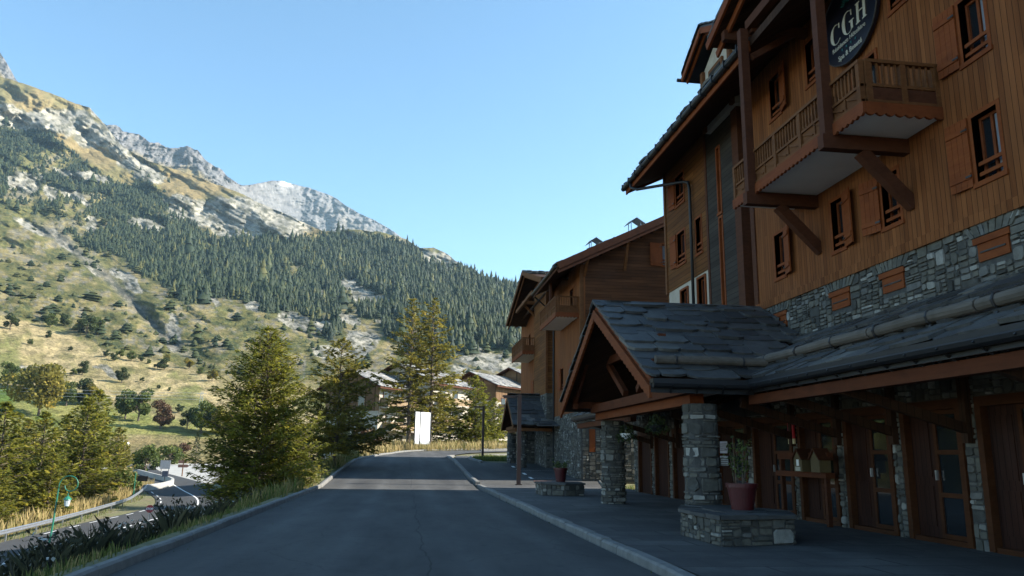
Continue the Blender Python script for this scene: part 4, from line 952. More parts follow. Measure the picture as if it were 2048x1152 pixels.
for x in (4.75,):
    mb.beam((x, PG0+.62, 2.72), (x, PG0+.62, 3.30), .12, .12, up=(1,0,0)); mb.beam((x, PG0+.62, 2.9), (x, PG0+2.1, 3.86), .09, .11); mb.beam((x, PG1-.62, 2.72), (x, PG1-.62, 3.30), .12, .12, up=(1,0,0)); mb.beam((x, PG1-.62, 2.9), (x, PG1-2.1, 3.86), .09, .11)
for y, z in ((PG0+.35, PZ+.0), (PGM, PR-.32), (PG1-.35, PZ+.0)): mb.beam((PGX+.3, y, z), (XF, y, z), .17, .2)
mb.build('porch_truss', M['shaded_eavewood'], por)
mb = MB(); mb.box(5.46, 5.74, PG0+.68, PG1-.1, 2.44, 2.74); mb.build('porch_beam', M['redbeam'], por)
mb = MB()
mb.tube([(5.75, PG0+.05, cz(5.75)+.42)]*1+[(5.2, PG0+.55, PZ+.5)], .09, 10) if False else None
ly, lz2 = PG0+.42, PZ+.42*pt+.19
mb.tube([(PGX+.28, ly, lz2), (5.7, ly, lz2+.01), (6.95, ly, lz2)], [.085, .09, .085], 12); mb.build('snow_log', M['log'], por)
for x in (5.1, 6.45): mb = MB(); mb.tube([(x, ly+.10*math.cos(a*.7854), lz2+.10*math.sin(a*.7854)) for a in range(9)], .018, 6); mb.build('log_strap', M['iron'], por)
pillar('porch_pillar', 5.62, 14.55, .05, 2.44, .30, B1, 5)
pillar('porch_pillar', 5.97, 22.35, .05, 2.44, .31, B1, 6)
# ------------------------------------------------------------------ second chalet block
G2, X2 = 38.0, 8.6
B2 = thing('chalet_block', 'second timber chalet block beyond the forecourt, with metal chimney hoods and two balconies', 'building', (X2, 46, .6))
N2 = MY(G2); W2 = MX(X2)
EX2, EZ2, RX2 = 7.2, 10.62, 15.6; T2 = .49
r2 = lambda x: EZ2+(x-EX2)*T2
WG = (12.95,13.6,11.2,12.35)
mb = MB(); mb.box(X2+.3, 26, G2+.25, 59, -.2, 11.0); mb.build('rear_wall', M['plaster'], B2)
mb = MB(); panel(mb, N2, X2, 23, 3.25, 11.1, [], -.24, 0)
for a in range(26):                                  # boarded gable up to the rake
    x0 = X2+a*.55; x1 = x0+.55; z1 = min(r2(x0), r2(2*RX2-x1))-.02
    holes = [WG] if WG[0]-.6 < x1 and x0 < WG[1]+.1 else []
    if z1 > 11.1 and x0 < 22.6: panel(mb, N2, x0, x1, 11.1, z1, holes, -.24, 0)
mb.build('gable_boards', M['wood_hr'], B2)
window(N2, *WG, B2, 'lo', sw=.62, ang=4)
mb = MB(); panel(mb, N2, X2, 23, .2, 3.25, [(8.95,9.25,1.6,2.7)], -.26, .03, 1); rubble(mb, lambda u, v, d: N2(u, v, d+.03), X2, 16, .3, 3.25, [(8.93,9.27,1.55,2.75)], 61)
panel(mb, W2, G2, 45.4, .2, 3.6, [], -.2, .03, 1); rubble(mb, lambda u, v, d: W2(u, v, d+.03), G2, 45.4, .3, 3.6, [], 62)
B2b = MY(45.4); W2b = MX(8.15)
mb.box(8.15, X2+.3, 45.4, 50.2, .4, 5.0, 1); rubble(mb, W2b, 45.4, 50.2, .6, 5.0, [], 63); rubble(mb, B2b, 8.15, X2, .6, 5.0, [], 64)
mb.box(7.3, 8.15, 49.6, 50.2, .6, 3.1, 1); rubble(mb, MY(49.6), 7.3, 8.15, .7, 3.1, [], 65); rubble(mb, MX(7.3), 49.6, 50.2, .7, 3.1, [], 66)
mb.build('stone_base', [M['stone'], M['mortar']], B2)
v_ = MB(); v_.mbox(N2, 8.95, 9.25, 1.6, 2.7, -.1, .05); v_.build('shutter', M['orange'], B2)
RW = [(39.7,40.3,5.0,6.2,'hi'),(42.6,43.2,5.0,6.2,'hi'),(39.9,40.7,8.5,10.2,None)]
mb = MB(); panel(mb, W2, G2-.02, 45.4, 3.6, 11.3, [q[:4] for q in RW], -.2, .02); mb.build('plank_wall', M['wood_v'], B2); mb = MB(); panel(mb, W2, 50.2, 59, 3.0, 12.5, [(52,52.7,5.2,6.4),(54.5,55.2,8.4,9.9)], -.2, .02); mb.build('plank_wall', M['wood_v'], B2)
for q in RW: window(W2, *q[:4], B2, q[4], sw=.5, ang=6, curtain=False)
window(W2, 52,52.7,5.2,6.4, B2, 'hi', sw=.5, curtain=False); window(W2, 54.5,55.2,8.4,9.9, B2, None, bars=0, curtain=False)
mb = MB(); panel(mb, W2b, 45.4, 50.2, 5.0, 12.4, [], -.2, .0); mb.box(8.15, X2, 45.38, 45.6, 5.0, 11.4); mb.build('bay_boards', M['wood_h'], B2)
mb = MB(); mb.box(X2-.08, X2+.1, G2-.06, G2+.1, 3.25, 11.0); mb.box(X2-.05, X2+.1, 45.2, 45.38, .6, 8.3); mb.box(8.06, 8.2, 45.3, 45.44, 5.0, 11.2); mb.build('corner_board', M['balc'], B2)
mb = MB()
for (xa, xb) in ((EX2, RX2), (2*RX2-EX2, RX2)):
    za, zb = EZ2, r2(RX2); mb.hexa([(xa, 37.15, za), (xb, 37.15, zb), (xb, 44.5, zb), (xa, 44.5, za), (xa, 37.15, za+.16), (xb, 37.15, zb+.16), (xb, 44.5, zb+.16), (xa, 44.5, za+.16)])
    mb.hexa([(xa+(.9 if xa < xb else -.9), 44.5, za+.9*T2), (xb, 44.5, zb), (xb, 59.4, zb), (xa+(.9 if xa < xb else -.9), 59.4, za+.9*T2), (xa+(.9 if xa < xb else -.9), 44.5, za+.16+.9*T2), (xb, 44.5, zb+.16), (xb, 59.4, zb+.16), (xa+(.9 if xa < xb else -.9), 59.4, za+.16+.9*T2)])
rf = mb.build('roof', M['soffit'], B2)
mb = MB(); slates(mb, roof_plane((EX2-.06, 37.1, EZ2+.13), (EX2-.06, 44.5, EZ2+.13), (EX2+1, 37.1, EZ2+.13+1.06*T2)), 0, 7.4, 9.3, .5, (.4,1.0), .05, 71); mb.build('roof_slates', M['slate'], rf)
mb = MB()
for dy, dz, h_ in ((-.05, .06, .34), (.0, -.22, .18)):
    mb.beam((EX2, 37.12+dy, EZ2+.02+dz), (RX2, 37.12+dy, r2(RX2)+.02+dz), .06, h_, up=(0,0,1)); mb.beam((2*RX2-EX2, 37.12+dy, EZ2+.02+dz), (RX2, 37.12+dy, r2(RX2)+.02+dz), .06, h_)
mb.box(EX2-.05, EX2, 37.15, 44.5, EZ2-.12, EZ2+.12); mb.build('barge_board', M['beam'], rf)
mb = MB(); mb.tube([(EX2-.12, 37.2, EZ2+.08), (EX2-.12, 44.5, EZ2+.08)], .08, 8); mb.tube([(EX2-.1, 44.3, EZ2), (X2-.1, 45.1, EZ2-.9), (X2-.1, 45.1, .8)], .05, 8); mb.build('gutter', M['gutter'], rf)
mb = MB()
for x in (8.75, 10.9, 13.1): mb = MB(); mb.box(x-.09, x+.09, 37.2, 38, r2(x)-.34, r2(x)-.10); mb.build('purlin', M['balc'], B2)
mb = MB()
mb.beam((10.9, 37.35, r2(10.9)-.3), (10.9, 37.98, r2(10.9)-1.6), .14, .14); mb.build('purlin_bracket', M['balc'], B2); mb = MB(); mb.beam((8.75, 37.3, r2(8.75)-.3), (8.75, 37.98, r2(8.75)-.9), .14, .2); mb.build('purlin_bracket', M['balc'], B2)
for x, y, s_ in ((11.75, 38.9, 1.), (9.5, 38.8, .85)):
    z = r2(x)+.12; mb = MB(); mb.lathe((x, y, z-.2), [(.26*s_, 0), (.30*s_, .3*s_), (.22*s_, .42*s_), (.22*s_, .5*s_)], 14)
    for dx in (-.26, .26):
        for dy in (-.26, .26): mb.box(x+dx*s_-.02, x+dx*s_+.02, y+dy*s_-.02, y+dy*s_+.02, z+.1, z+.72*s_)
    for q in (-1, 1): mb.hexa([(x+q*.46*s_, y-.45, z+.62*s_), (x, y-.45, z+.92*s_), (x, y+.45, z+.92*s_), (x+q*.46*s_, y+.45, z+.62*s_), (x+q*.46*s_, y-.45, z+.645*s_), (x, y-.45, z+.945*s_), (x, y+.45, z+.945*s_), (x+q*.46*s_, y+.45, z+.645*s_)])
    mb.build('chimney_hood', M['zinc'], rf)
for x in (10.55, 7.75):
    z = r2(x)+.14; mb = MB(); mb.tube([(x, 38.3, z-.2), (x, 38.3, z+.22)], .09, 8); mb.beam((x-.2, 38.3, z+.22), (x+.2, 38.3, z+.34), .3, .03); mb.build('roof_vent', M['gutter'], rf)
# road-side gable, two balconies, stone porch
mb = MB(); GX2, ga, gf, gm = 7.1, 12.95, 10.75, 48.6
for y1 in (41.2, 56.6):
    k = (ga-gf)/8.; z1 = ga-abs(y1-gm)*k
    mb.hexa([(GX2, gm, ga), (GX2, y1, z1), (13, y1, z1), (13, gm, ga), (GX2, gm, ga+.14), (GX2, y1, z1+.14), (13, y1, z1+.14), (13, gm, ga+.14)])
g2 = mb.build('gable_roof', M['soffit'], B2)
mb = MB(); slates(mb, roof_plane((GX2-.05, 56.7, gf-.02+.14), (13, 56.7, gf-.02+.14), (GX2-.05, gm, ga+.14)), 0, 6, 8.3, .5, seed=72); slates(mb, roof_plane((GX2-.05, 44.6, ga-4*k+.14), (13, 44.6, ga-4*k+.14), (GX2-.05, gm, ga+.14)), 0, 6, 4.1, .5, seed=73); mb.build('gable_slates', M['slate'], g2)
mb = MB()
for y1 in (41.2, 56.65): mb.beam((GX2-.03, gm, ga), (GX2-.03, y1, ga-abs(y1-gm)*k), .06, .24); mb.beam((GX2+.15, gm, ga-.18), (GX2+.15, y1, ga-.18-abs(y1-gm)*k), .05, .16)
mb.build('barge_board', M['balc'], g2)
mb = MB(); mb.box(GX2+.2, X2, 50.0, 50.18, 11.2, 11.42); mb.beam((GX2+.3, 50.1, 11.2), (X2, 50.1, 10.0), .12, .14); mb.beam((GX2+.2, 45.5, 11.1), (GX2+.2, 52.5, 11.1), .16, .2); mb.build('truss', M['balc'], g2)
for k_, (y0, y1, zb) in enumerate(((38.55, 43.3, 8.45), (50.1, 55.3, 7.95))):
    mb = MB(); mb.box(7.42, X2, y0, y1, zb-.03, zb+.05); bb = mb.build('balcony', M['soffit_w'], B2)
    mb = MB(); mb.box(7.4, X2, y0-.02, y1+.02, zb+.051, zb+.09); mb.build('deck', M['beam'], bb)
    mb = MB(); railing(mb, (7.4, y0, 0), (7.4, y1, 0), zb+.05, zb+1.03, (-1,0,0), 4); railing(mb, (7.46, y0, 0), (X2, y0, 0), zb+.05, zb+1.03, (0,-1,0), 1); mb.build('railing', M['balc'], bb)
    mb = MB(); scallop(mb, (7.36, y0-.04, zb-.06), (7.36, y1+.04, zb-.06), .22, .04); scallop(mb, (7.4, y0-.06, zb-.06), (X2, y0-.06, zb-.06), .22, .04, tdir=(0,1,0)); mb.build('edge_board', M['redbeam'], bb)
    if k_ == 0: mb = MB(); mb.box(7.42, 7.56, 40.6, 40.76, zb, 10.6); mb.build('post', M['beam'], bb)
P0, P1, PM, PX = 44.9, 50.6, 47.9, 6.15; za, zp = 3.05, 4.9
mb = MB()
for y0 in (P0, P1): mb.hexa([(PX, y0, za-.12), (8.4, y0, za-.12), (8.4, PM, zp-.12), (PX, PM, zp-.12), (PX, y0, za), (8.4, y0, za), (8.4, PM, zp), (PX, PM, zp)])
pp = mb.build('porch', M['soffit'], B2)
mb = MB(); Lp = math.hypot(PM-P0, zp-za)
for y0 in (P0, P1): slates(mb, roof_plane((PX-.05, y0, za), (8.45, y0, za), (PX-.05, PM, zp)), 0, 2.5, Lp, .4, (.4,.9), .045, 81+int(y0))
mb.box(PX-.3, 8.4, PM-.25, PM+.25, zp+.02, zp+.09); slates(mb, roof_plane((7.3, 43.4, 2.95), (8.6, 43.4, 2.95), (7.3, 45.4, 3.4)), 0, 1.3, 2, .4, seed=85); mb.build('porch_slates', M['slate'], pp)
mb = MB()
for y0 in (P0, P1): mb.beam((PX-.03, y0, za-.1), (PX-.03, PM, zp-.1), .05, .2)
mb.beam((PX+.3, P0+.3, za-.05), (PX+.3, P1-.3, za-.05), .15, .2); mb.beam((PX+.2, P0+.5, 3.1), (PX+.2, P0+1.6, 3.9), .12, .14); mb.box(6.5, 6.75, P0+.2, P1-.2, 2.75, 3.0); mb.box(6.2, 8.4, P0, P0+.05, za-.3, za-.02); mb.build('porch_frame', M['balc'], pp)
pillar('porch_pillar', 6.72, 45.7, .5, 2.75, .27, B2, 91); pillar('porch_pillar', 6.72, 49.9, .7, 2.75, .27, B2, 92)
# ------------------------------------------------------------------ far chalets
def far_chalet(name, label, loc, ang, vols, balc, mats):
    t = thing(name, label, 'building', loc, 'distant chalets at the road end'); t.rotation_euler = (0, 0, rad(ang))
    for i, (xr, half, y0, y1, ze, zr, zb) in enumerate(vols):
        mb = MB(); mb.box(xr-half, xr+half, y0, y1, zb, ze); mb.prism([(xr-half, y0, ze+.01), (xr+half, y0, ze+.01), (xr, y0, zr-.1)], (0, y1-y0, 0)); mb.build('wall', mats[i % len(mats)], t, rot0=True)
        mb = MB(); tn_ = (zr-ze)/half; o = 1.0
        for s_ in (-1, 1): mb.hexa([(xr+s_*(half+o), y0-o, ze-o*tn_), (xr, y0-o, zr), (xr, y1+o, zr), (xr+s_*(half+o), y1+o, ze-o*tn_), (xr+s_*(half+o), y0-o, ze-o*tn_+.2), (xr, y0-o, zr+.2), (xr, y1+o, zr+.2), (xr+s_*(half+o), y1+o, ze-o*tn_+.2)])
        rf_ = mb.build('roof', M['beam'], t, rot0=True)
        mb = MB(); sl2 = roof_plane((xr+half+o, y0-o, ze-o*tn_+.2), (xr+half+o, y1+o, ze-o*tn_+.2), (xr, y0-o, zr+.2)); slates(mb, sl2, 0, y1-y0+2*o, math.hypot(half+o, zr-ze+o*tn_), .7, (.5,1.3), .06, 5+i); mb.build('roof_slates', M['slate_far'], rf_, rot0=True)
    for (x, y0, y1, z, dz) in balc:
        mb = MB(); mb.box(x, x+1.3, y0, y1, z-.15, z); b_ = mb.build('balcony', M['plaster'], t, rot0=True)
        mb = MB(); mb.box(x+1.25, x+1.32, y0, y1, z+.1, z+1.0); mb.box(x, x+1.24, y0-.03, y0+.03, z+.1, z+1.0); mb.build('railing', M['rail_wood'], b_, rot0=True)
        n = max(1, int((y1-y0)/2.6))
        for k in range(n):
            yy = y0+.5+k*(y1-y0-.6)/n; wq = MB(); wq.box(x-.02, x+.06, yy, yy+1.3, z+.05, z+2.1); f_ = wq.build('window', M['beam'], t, rot0=True)
            wq = MB(); wq.box(x+.061, x+.075, yy+.1, yy+1.2, z+.12, z+2.0); wq.build('pane', M['glass'], f_, rot0=True)
    return t
CH1 = far_chalet('distant_chalet', 'sunlit chalet with pale slate roofs behind the larches at the road end', (-3.6, 101, 2.2), -37,
    [(-4.4, 4.4, 0, 11, 7.6, 9.6, -3), (-3.2, 6.0, 8, 17, 8.6, 11.2, -3)], [(0, .3, 7, 4.9, 1), (0, 1, 9.5, 2.0, 1), (2.8, 9, 16, 5.6, 1), (2.8, 9, 16, 2.8, 1), (0, 0, 7.5, -.7, 1)], [M['plaster'], M['plaster']])
for k, (x, z) in enumerate(((-6.6, 5), (-3.4, 5), (-6.6, 2), (-3.4, 2))):
    mb = MB(); mb.box(x, x+1.2, -.05, .02, z, z+1.4); f_ = mb.build('window', M['balc'], CH1, rot0=True); mb = MB(); mb.box(x+.1, x+1.1, -.065, -.051, z+.1, z+1.3); mb.build('pane', M['glass'], f_, rot0=True)
mb = MB(); mb.box(-8.9, .1, -.06, -.01, 4.4, 7.55); mb.prism([(-8.8, -.06, 7.56), (0, -.06, 7.56), (-4.4, -.06, 9.5)], (0, .05, 0)); mb.build('gable_boards', M['far_wood'], CH1, rot0=True)
CH2 = far_chalet('stepped_chalet', 'brown chalet with stepped slate roofs between the bushy larch and the second block', (14.0, 124, 3.0), -40,
    [(-4.6, 4.6, 0, 12, 9.3, 11.3, -3), (-3.5, 6.0, 10, 24, 10.2, 12.9, -3), (-7.5, 3.2, -8, -1, 4.9, 6.6, -3)], [(0, 1, 9, 5.2, 1), (0, 1, 9, 2.2, 1), (-4.3, -7.5, -1.6, 1.6, 1)], [M['far_wood'], M['far_wood'], M['plaster']])
mb = MB(); mb.box(-9.22, .03, -.08, -.02, -3, 6.8); mb.box(.005, .05, 0, 12, -3, 6.6); mb.build('plaster_base', M['plaster'], CH2, rot0=True)
for x in (-7.6, -5.0):
    mb = MB(); mb.box(x, x+.9, -.05, .02, 7.6, 8.9); f_ = mb.build('window', M['balc'], CH2, rot0=True); mb = MB(); mb.box(x+.1, x+.8, -.065, -.051, 7.7, 8.8); mb.build('pane', M['glass'], f_, rot0=True)
# ------------------------------------------------------------------ lettering
def text(name, s, size, loc, facing, mat, parent, rot=0, bold=0, align='CENTER'):
    cu = bpy.data.curves.new(name, 'FONT'); cu.body = s; cu.size = size; cu.extrude = .004; cu.offset = bold; cu.align_x = align; cu.resolution_u = 3
    tmp = bpy.data.objects.new('tmp_text', cu); COL.objects.link(tmp)
    dg = bpy.context.evaluated_depsgraph_get(); me = bpy.data.meshes.new_from_object(tmp.evaluated_get(dg)); bpy.data.objects.remove(tmp); bpy.data.curves.remove(cu)
    x, y = (Vector((0,-1,0)), Vector((0,0,1))) if facing == 'X' else (Vector((1,0,0)), Vector((0,0,1)))
    if rot: x, y = y, -x
    z = x.cross(y); mt_ = Matrix((x, y, z)).transposed().to_4x4(); mt_.translation = Vector(loc)-woff(parent); me.transform(mt_)
    me.materials.clear(); me.materials.append(mat); me.name = name
    o = bpy.data.objects.new(name, me); COL.objects.link(o); o.parent = parent; return o
M['letter'] = flat('ivory_letter', (.45,.44,.37), .5); M['teal'] = flat('teal_mark', (.02,.14,.15), .5); M['signblue'] = flat('sign_navy', (.006,.007,.016), .3)
M['blue'] = flat('sign_blue', (.03,.10,.30), .4)
# oval residence sign on the planked wall
sg = thing('oval_sign', 'dark oval hotel sign with cream lettering on the planked wall above the balcony', 'sign', (8.70, 13.38, 10.25))
mb = MB(); sy_ = lambda x: 13.38-x
mb.prism([(8.72, sy_(1.0*math.cos(a*2*math.pi/48)), 10.25+.88*math.sin(a*2*math.pi/48)) for a in range(48)], (-.08, 0, 0)); mb.build('board', M['signblue'], sg)
mb = MB(); mb.tube([(8.64, sy_(1.0*math.cos(a*2*math.pi/48)), 10.25+.88*math.sin(a*2*math.pi/48)) for a in range(49)], .018, 6); mb.build('rim', M['iron'], sg)
mb = MB(); xs_ = 8.628
def ribbon(pts, wds):           # calligraphic stroke in the sign plane
    for (x0, z0), (x1, z1), w0, w1 in zip(pts[:-1], pts[1:], wds[:-1], wds[1:]):
        mb.hexa([(xs_, sy_(x0-w0), z0), (xs_, sy_(x0+w0), z0), (xs_, sy_(x1+w1), z1), (xs_, sy_(x1-w1), z1), (xs_-.012, sy_(x0-w0), z0), (xs_-.012, sy_(x0+w0), z0), (xs_-.012, sy_(x1+w1), z1), (xs_-.012, sy_(x1-w1), z1)])
def crescent(cx, cz_, rx, rz_, a0, a1, thick):
    n = 22; O = []; I = []
    for i in range(n+1):
        a = rad(a0+(a1-a0)*i/n); k = max(0, -math.cos(a))**.8; O.append((cx+rx*math.cos(a), cz_+rz_*math.sin(a))); q = .012+thick*k; I.append((cx+(rx-q)*math.cos(a)+q*.15, cz_+(rz_-.014-.012*k)*math.sin(a)))
    for i in range(n): mb.hexa([(xs_, sy_(p[0]), p[1]) for p in (O[i], O[i+1], I[i+1], I[i])]+[(xs_-.012, sy_(p[0]), p[1]) for p in (O[i], O[i+1], I[i+1], I[i])])
crescent(-.42, 10.16, .20, .22, 48, 318, .075); mb.build('initial', M['letter'], sg); mb = MB(); crescent(.03, 10.18, .21, .25, 48, 318, .08)
def quad(x0, x1, z0, z1, sh=0): mb.hexa([(xs_, sy_(x0), z0), (xs_, sy_(x1), z0), (xs_, sy_(x1+sh), z1), (xs_, sy_(x0+sh), z1), (xs_-.012, sy_(x0), z0), (xs_-.012, sy_(x1), z0), (xs_-.012, sy_(x1+sh), z1), (xs_-.012, sy_(x0+sh), z1)])
quad(-.30, -.27, 10.25, 10.36); quad(.15, .18, 10.28, 10.40); quad(.13, .20, 9.98, 10.15); quad(.08, .24, 10.15, 10.175)
mb.build('initial', M['letter'], sg); mb = MB()
for x in (.34, .56): quad(x, x+.075, 9.99, 10.38, .02); quad(x-.03, x+.11, 9.965, 9.99); quad(x-.01, x+.13, 10.38, 10.405)
quad(.43, .57, 10.19, 10.215)
mb.build('initial', M['letter'], sg)
text('tagline', 'Résidence Hôtelière', .145, (8.626, 13.38, 9.80), 'X', M['letter'], sg); text('tagline', 'Spa & Beauté', .16, (8.626, 13.36, 9.53), 'X', M['letter'], sg, bold=.001)
mb = MB()
for i in range(4):
    cx_ = -.24+.16*i; pts = []
    for k in range(10): a = math.pi/2+k*math.pi/5; r_ = .032 if k % 2 == 0 else .013; pts.append((8.628, sy_(cx_+r_*math.cos(a)), 9.72+r_*math.sin(a)))
    mb.prism(pts, (-.01, 0, 0))
for i in range(9):
    a = rad(20+i*18); mb.prism([(8.628, sy_(.02+.05*math.cos(a)), 10.60+.05*math.sin(a)), (8.628, sy_(.02+.16*math.cos(a+.12)), 10.60+.16*math.sin(a+.12)), (8.628, sy_(.02+.22*math.cos(a)), 10.60+.22*math.sin(a)), (8.628, sy_(.02+.16*math.cos(a-.12)), 10.60+.16*math.sin(a-.12))], (-.01, 0, 0))
mb.build('emblem', M['teal'], sg)
# black fascia board over the entrance
fb = thing('entrance_board', 'black board with pale lettering on the stone wall over the entrance doors', 'sign', (8.7, 19.3, 2.7))
mb = MB(); mb.box(8.64, 8.72, 17.95, 20.65, 2.47, 2.92); mb.build('board', M['signblue'], fb)
text('lettering', 'LE', .21, (8.72, 20.35, 2.93), 'X', M['letter'], fb); text('lettering', 'ORCS U', .21, (8.72, 19.35, 2.93), 'X', M['letter'], fb)
rs = thing('red_sign', 'narrow upright red sign with a cream tag on the stone pier between the doors', 'sign', (8.6, 16.9, 2.0))
mb = MB(); mb.box(8.66, 8.70, 16.77, 17.03, 1.88, 2.24); mb.build('board', flat('sign_red', (.42,.02,.03), .5), rs)
mb = MB(); mb.box(8.66, 8.70, 16.77, 17.03, 1.76, 1.875); mb.build('tag', flat('cream_tag', (.70,.62,.36), .6), rs)
mb = MB()
for i in range(5):
    z = 1.93+i*.06; mb.box(8.652, 8.659, 16.84, 16.96, z, z+.012)
    if i % 2 == 0: mb.box(8.652, 8.659, 16.895, 16.91, z+.012, z+.045)
mb.build('lettering', M['letter'], rs)
# notices on the entrance door
for nm, lb, y0, y1, z0, z1, c, x in (('notice', 'pale paper notice taped high on the leftmost entrance door', 20.62, 21.12, 1.55, 1.87, (.42,.42,.50), 8.72), ('notice', 'greyish paper notice just under the pale one on the leftmost entrance door', 20.60, 21.14, 1.22, 1.48, (.28,.30,.33), 8.72),
      ('wall_plaque', 'tall cream and white plaque on the wall edge behind the near porch pillar', 21.47, 21.58, .95, 1.88, (.55,.50,.30), 8.72)):
    mb = MB(); mb.box(x-.012, x, y0, y1, z0, z1)
    for k in range(4): mb.box(x-.016, x-.0125, y0+.02, y1-.02, z1-.06-.055*k-.02, z1-.06-.055*k, 1)
    tag(mb.build(nm, [flat(nm+'_paper', c, .8), M['gutter']]), lb, 'notice' if nm == 'notice' else 'plaque', 'paper notices on the entrance door' if nm == 'notice' else None)
# menu rack with two small wooden houses
rk = thing('display_rack', 'timber rack of two thick planks in front of the entrance doors', 'rack', (8.3, 15.9, .12))
mb = MB(); mb.box(8.36, 8.48, 14.85, 17.0, 1.42, 1.56); mb.box(8.30, 8.50, 14.85, 17.0, 1.06, 1.17); mb.build('plank', M['shaded_eavewood'], rk)
for y in (16.85, 14.98): mb = MB(); mb.box(8.37, 8.46, y, y+.09, .12, 1.42); mb.build('leg', M['beam'], rk)
for y, lb in ((15.72, 'small wooden house box with a white label on the rack, left one'), (15.02, 'small plain wooden house box on the rack, right one')):
    hb = thing('house_box', lb, 'box', (8.28, y, 1.17), 'wooden house boxes on the rack'); mb = MB(); mb.box(8.18, 8.42, y-.17, y+.17, 1.175, 1.46); mb.prism([(8.18, y-.17, 1.461), (8.18, y+.17, 1.461), (8.18, y, 1.62)], (.24, 0, 0)); mb.build('body', flat('box_wood', (.10,.07,.025), .7), hb)
    mb = MB()
    for s_ in (-1, 1): mb.beam((8.3, y+s_*.21, 1.42), (8.3, y, 1.64), .32, .025, up=(0, 0, 1))
    mb.build('roof', M['beam'], hb)
    if y > 15.5: mb = MB(); mb.box(8.168, 8.178, y-.10, y+.10, 1.19, 1.27); mb.build('label', M['letter'], hb); mb = MB(); mb.box(8.17, 8.178, y-.05, y+.05, 1.29, 1.42); mb.build('leaflet', M['white'], hb)
# ------------------------------------------------------------------ planters, pots, baskets
def planter(lb, pts, z0, z1, seed):
    t = thing('stone_planter', lb, 'planter', (sum(p[0] for p in pts)/len(pts), sum(p[1] for p in pts)/len(pts), z0), 'stone planters on the forecourt'); mb = MB()
    n = len(pts); mb.prism([(x, y, z0-.05) for x, y in pts], (0, 0, z1-z0), 1)
    for i in range(n):
        a, b = Vector((*pts[i], 0)), Vector((*pts[(i+1) % n], 0)); d = (b-a); L = d.length; d.normalize(); nr = Vector((d.y, -d.x, 0))
        rubble(mb, lambda u, v, q: tuple(a+d*u+nr*q+Vector((0, 0, v))), 0, L, z0, z1-.06, [], seed+i, .03, .5, .28)
    mb.build('wall', [M['stone'], M['mortar']], t); mb = MB(); r = random.Random(seed); c = Vector((sum(p[0] for p in pts)/n, sum(p[1] for p in pts)/n, 0))
    for i in range(n):
        a, b = Vector((*pts[i], 0)), Vector((*pts[(i+1) % n], 0)); k = max(1, int((b-a).length/.55))
        for j in range(k):
            p, q = a+(b-a)*(j/k+.006), a+(b-a)*((j+1)/k-.006); o = lambda v: v+(v-c).normalized()*(.06+.03*r.random()); h = z1-.06+.012*r.random()
            i0, i1 = p+(c-p)*.42, q+(c-q)*.42; P = [o(p), o(q), i1, i0]; mb.prism([(v.x, v.y, h) for v in P], (0, 0, .055+.015*r.random()), 0, r.random()*.5+.3)
    mb.prism([(x+(c.x-x)*.4, y+(c.y-y)*.4, z1-.05) for x, y in pts], (0, 0, .07), 0, .4)
    mb.build('coping', M['slate'], t); return t
planter('long low stone planter with slate coping at the foot of the near porch pillar', [(4.85, 11.85), (6.15, 12.1), (6.5, 13.0), (6.1, 14.2), (5.1, 14.2), (4.83, 13.5)], .11, .56, 101)
planter('low stone planter standing alone near the tall brown lamp post', [(4.62, 26.4), (5.3, 26.0), (5.98, 26.2), (6.0, 27.5), (5.3, 27.9), (4.6, 27.6)], .11, .52, 111)
def leafquads(P, A, Bv, L, Wd):      # diamond leaves: centres, axis, side
    n = len(P); V = np.empty((n, 4, 3)); L = np.asarray(L).reshape(-1, 1); Wd = np.asarray(Wd).reshape(-1, 1)
    V[:, 0] = P-A*L/2; V[:, 1] = P+Bv*Wd/2; V[:, 2] = P+A*L/2; V[:, 3] = P-Bv*Wd/2; return V.reshape(-1, 3), np.arange(n*4).reshape(n, 4)
def unit(v): return v/np.maximum(np.linalg.norm(v, axis=-1, keepdims=True), 1e-9)
def pot(lb, c, r0, r1, h, plant_h, seed, sparse):
    t = thing('plant_pot', lb, 'plant pot', c, 'red plant pots on the planters'); mb = MB(); mb.lathe(c, [(0, .0), (r0, 0), (r1*.97, h*.84), (r1*1.06, h*.84), (r1*1.08, h), (r1*.96, h), (r1*.9, h*.88), (0, h*.86)], 28); mb.build('pot', M['red_pot'], t, smooth=False)
    R = np.random.RandomState(seed); mb = MB(); P = []
    for i in range(9 if sparse else 7):
        a = R.uniform(0, 6.28); rr = R.uniform(.02, r1*.6); e = np.array([c[0]+math.cos(a)*(rr+R.uniform(0, r1*.7)), c[1]+math.sin(a)*(rr+R.uniform(0, r1*.7)), c[2]+h+plant_h*R.uniform(.5, 1)]); b = np.array([c[0]+math.cos(a)*rr, c[1]+math.sin(a)*rr, c[2]+h*.86])
        mb.tube([b, (b+e)/2+R.normal(0, .02, 3), e], [.008, .006, .003], 5); k = 26 if sparse else 40; q = R.uniform(.25, 1, k)[:, None]; P.append(b+(e-b)*q+R.normal(0, .045, (k, 3)))
    mb.build('stem', M['bark'], t); P = np.concatenate(P); n = len(P); A = unit(R.normal(0, 1, (n, 3))); Bq = unit(np.cross(A, R.normal(0, 1, (n, 3))))
    V, Q = leafquads(P-np.array(c), A, Bq, R.uniform(.05, .10, n), R.uniform(.02, .045, n)); npmesh('foliage', V, Q, M['leaf'], R.uniform(0, .8, n), t)
pot('large red plant pot on the planter by the near porch pillar', (5.72, 13.0, .575), .18, .25, .44, .80, 3, True)
pot('small red plant pot on the lone planter near the lamp post', (5.33, 26.9, .545), .155, .225, .46, .28, 4, False)
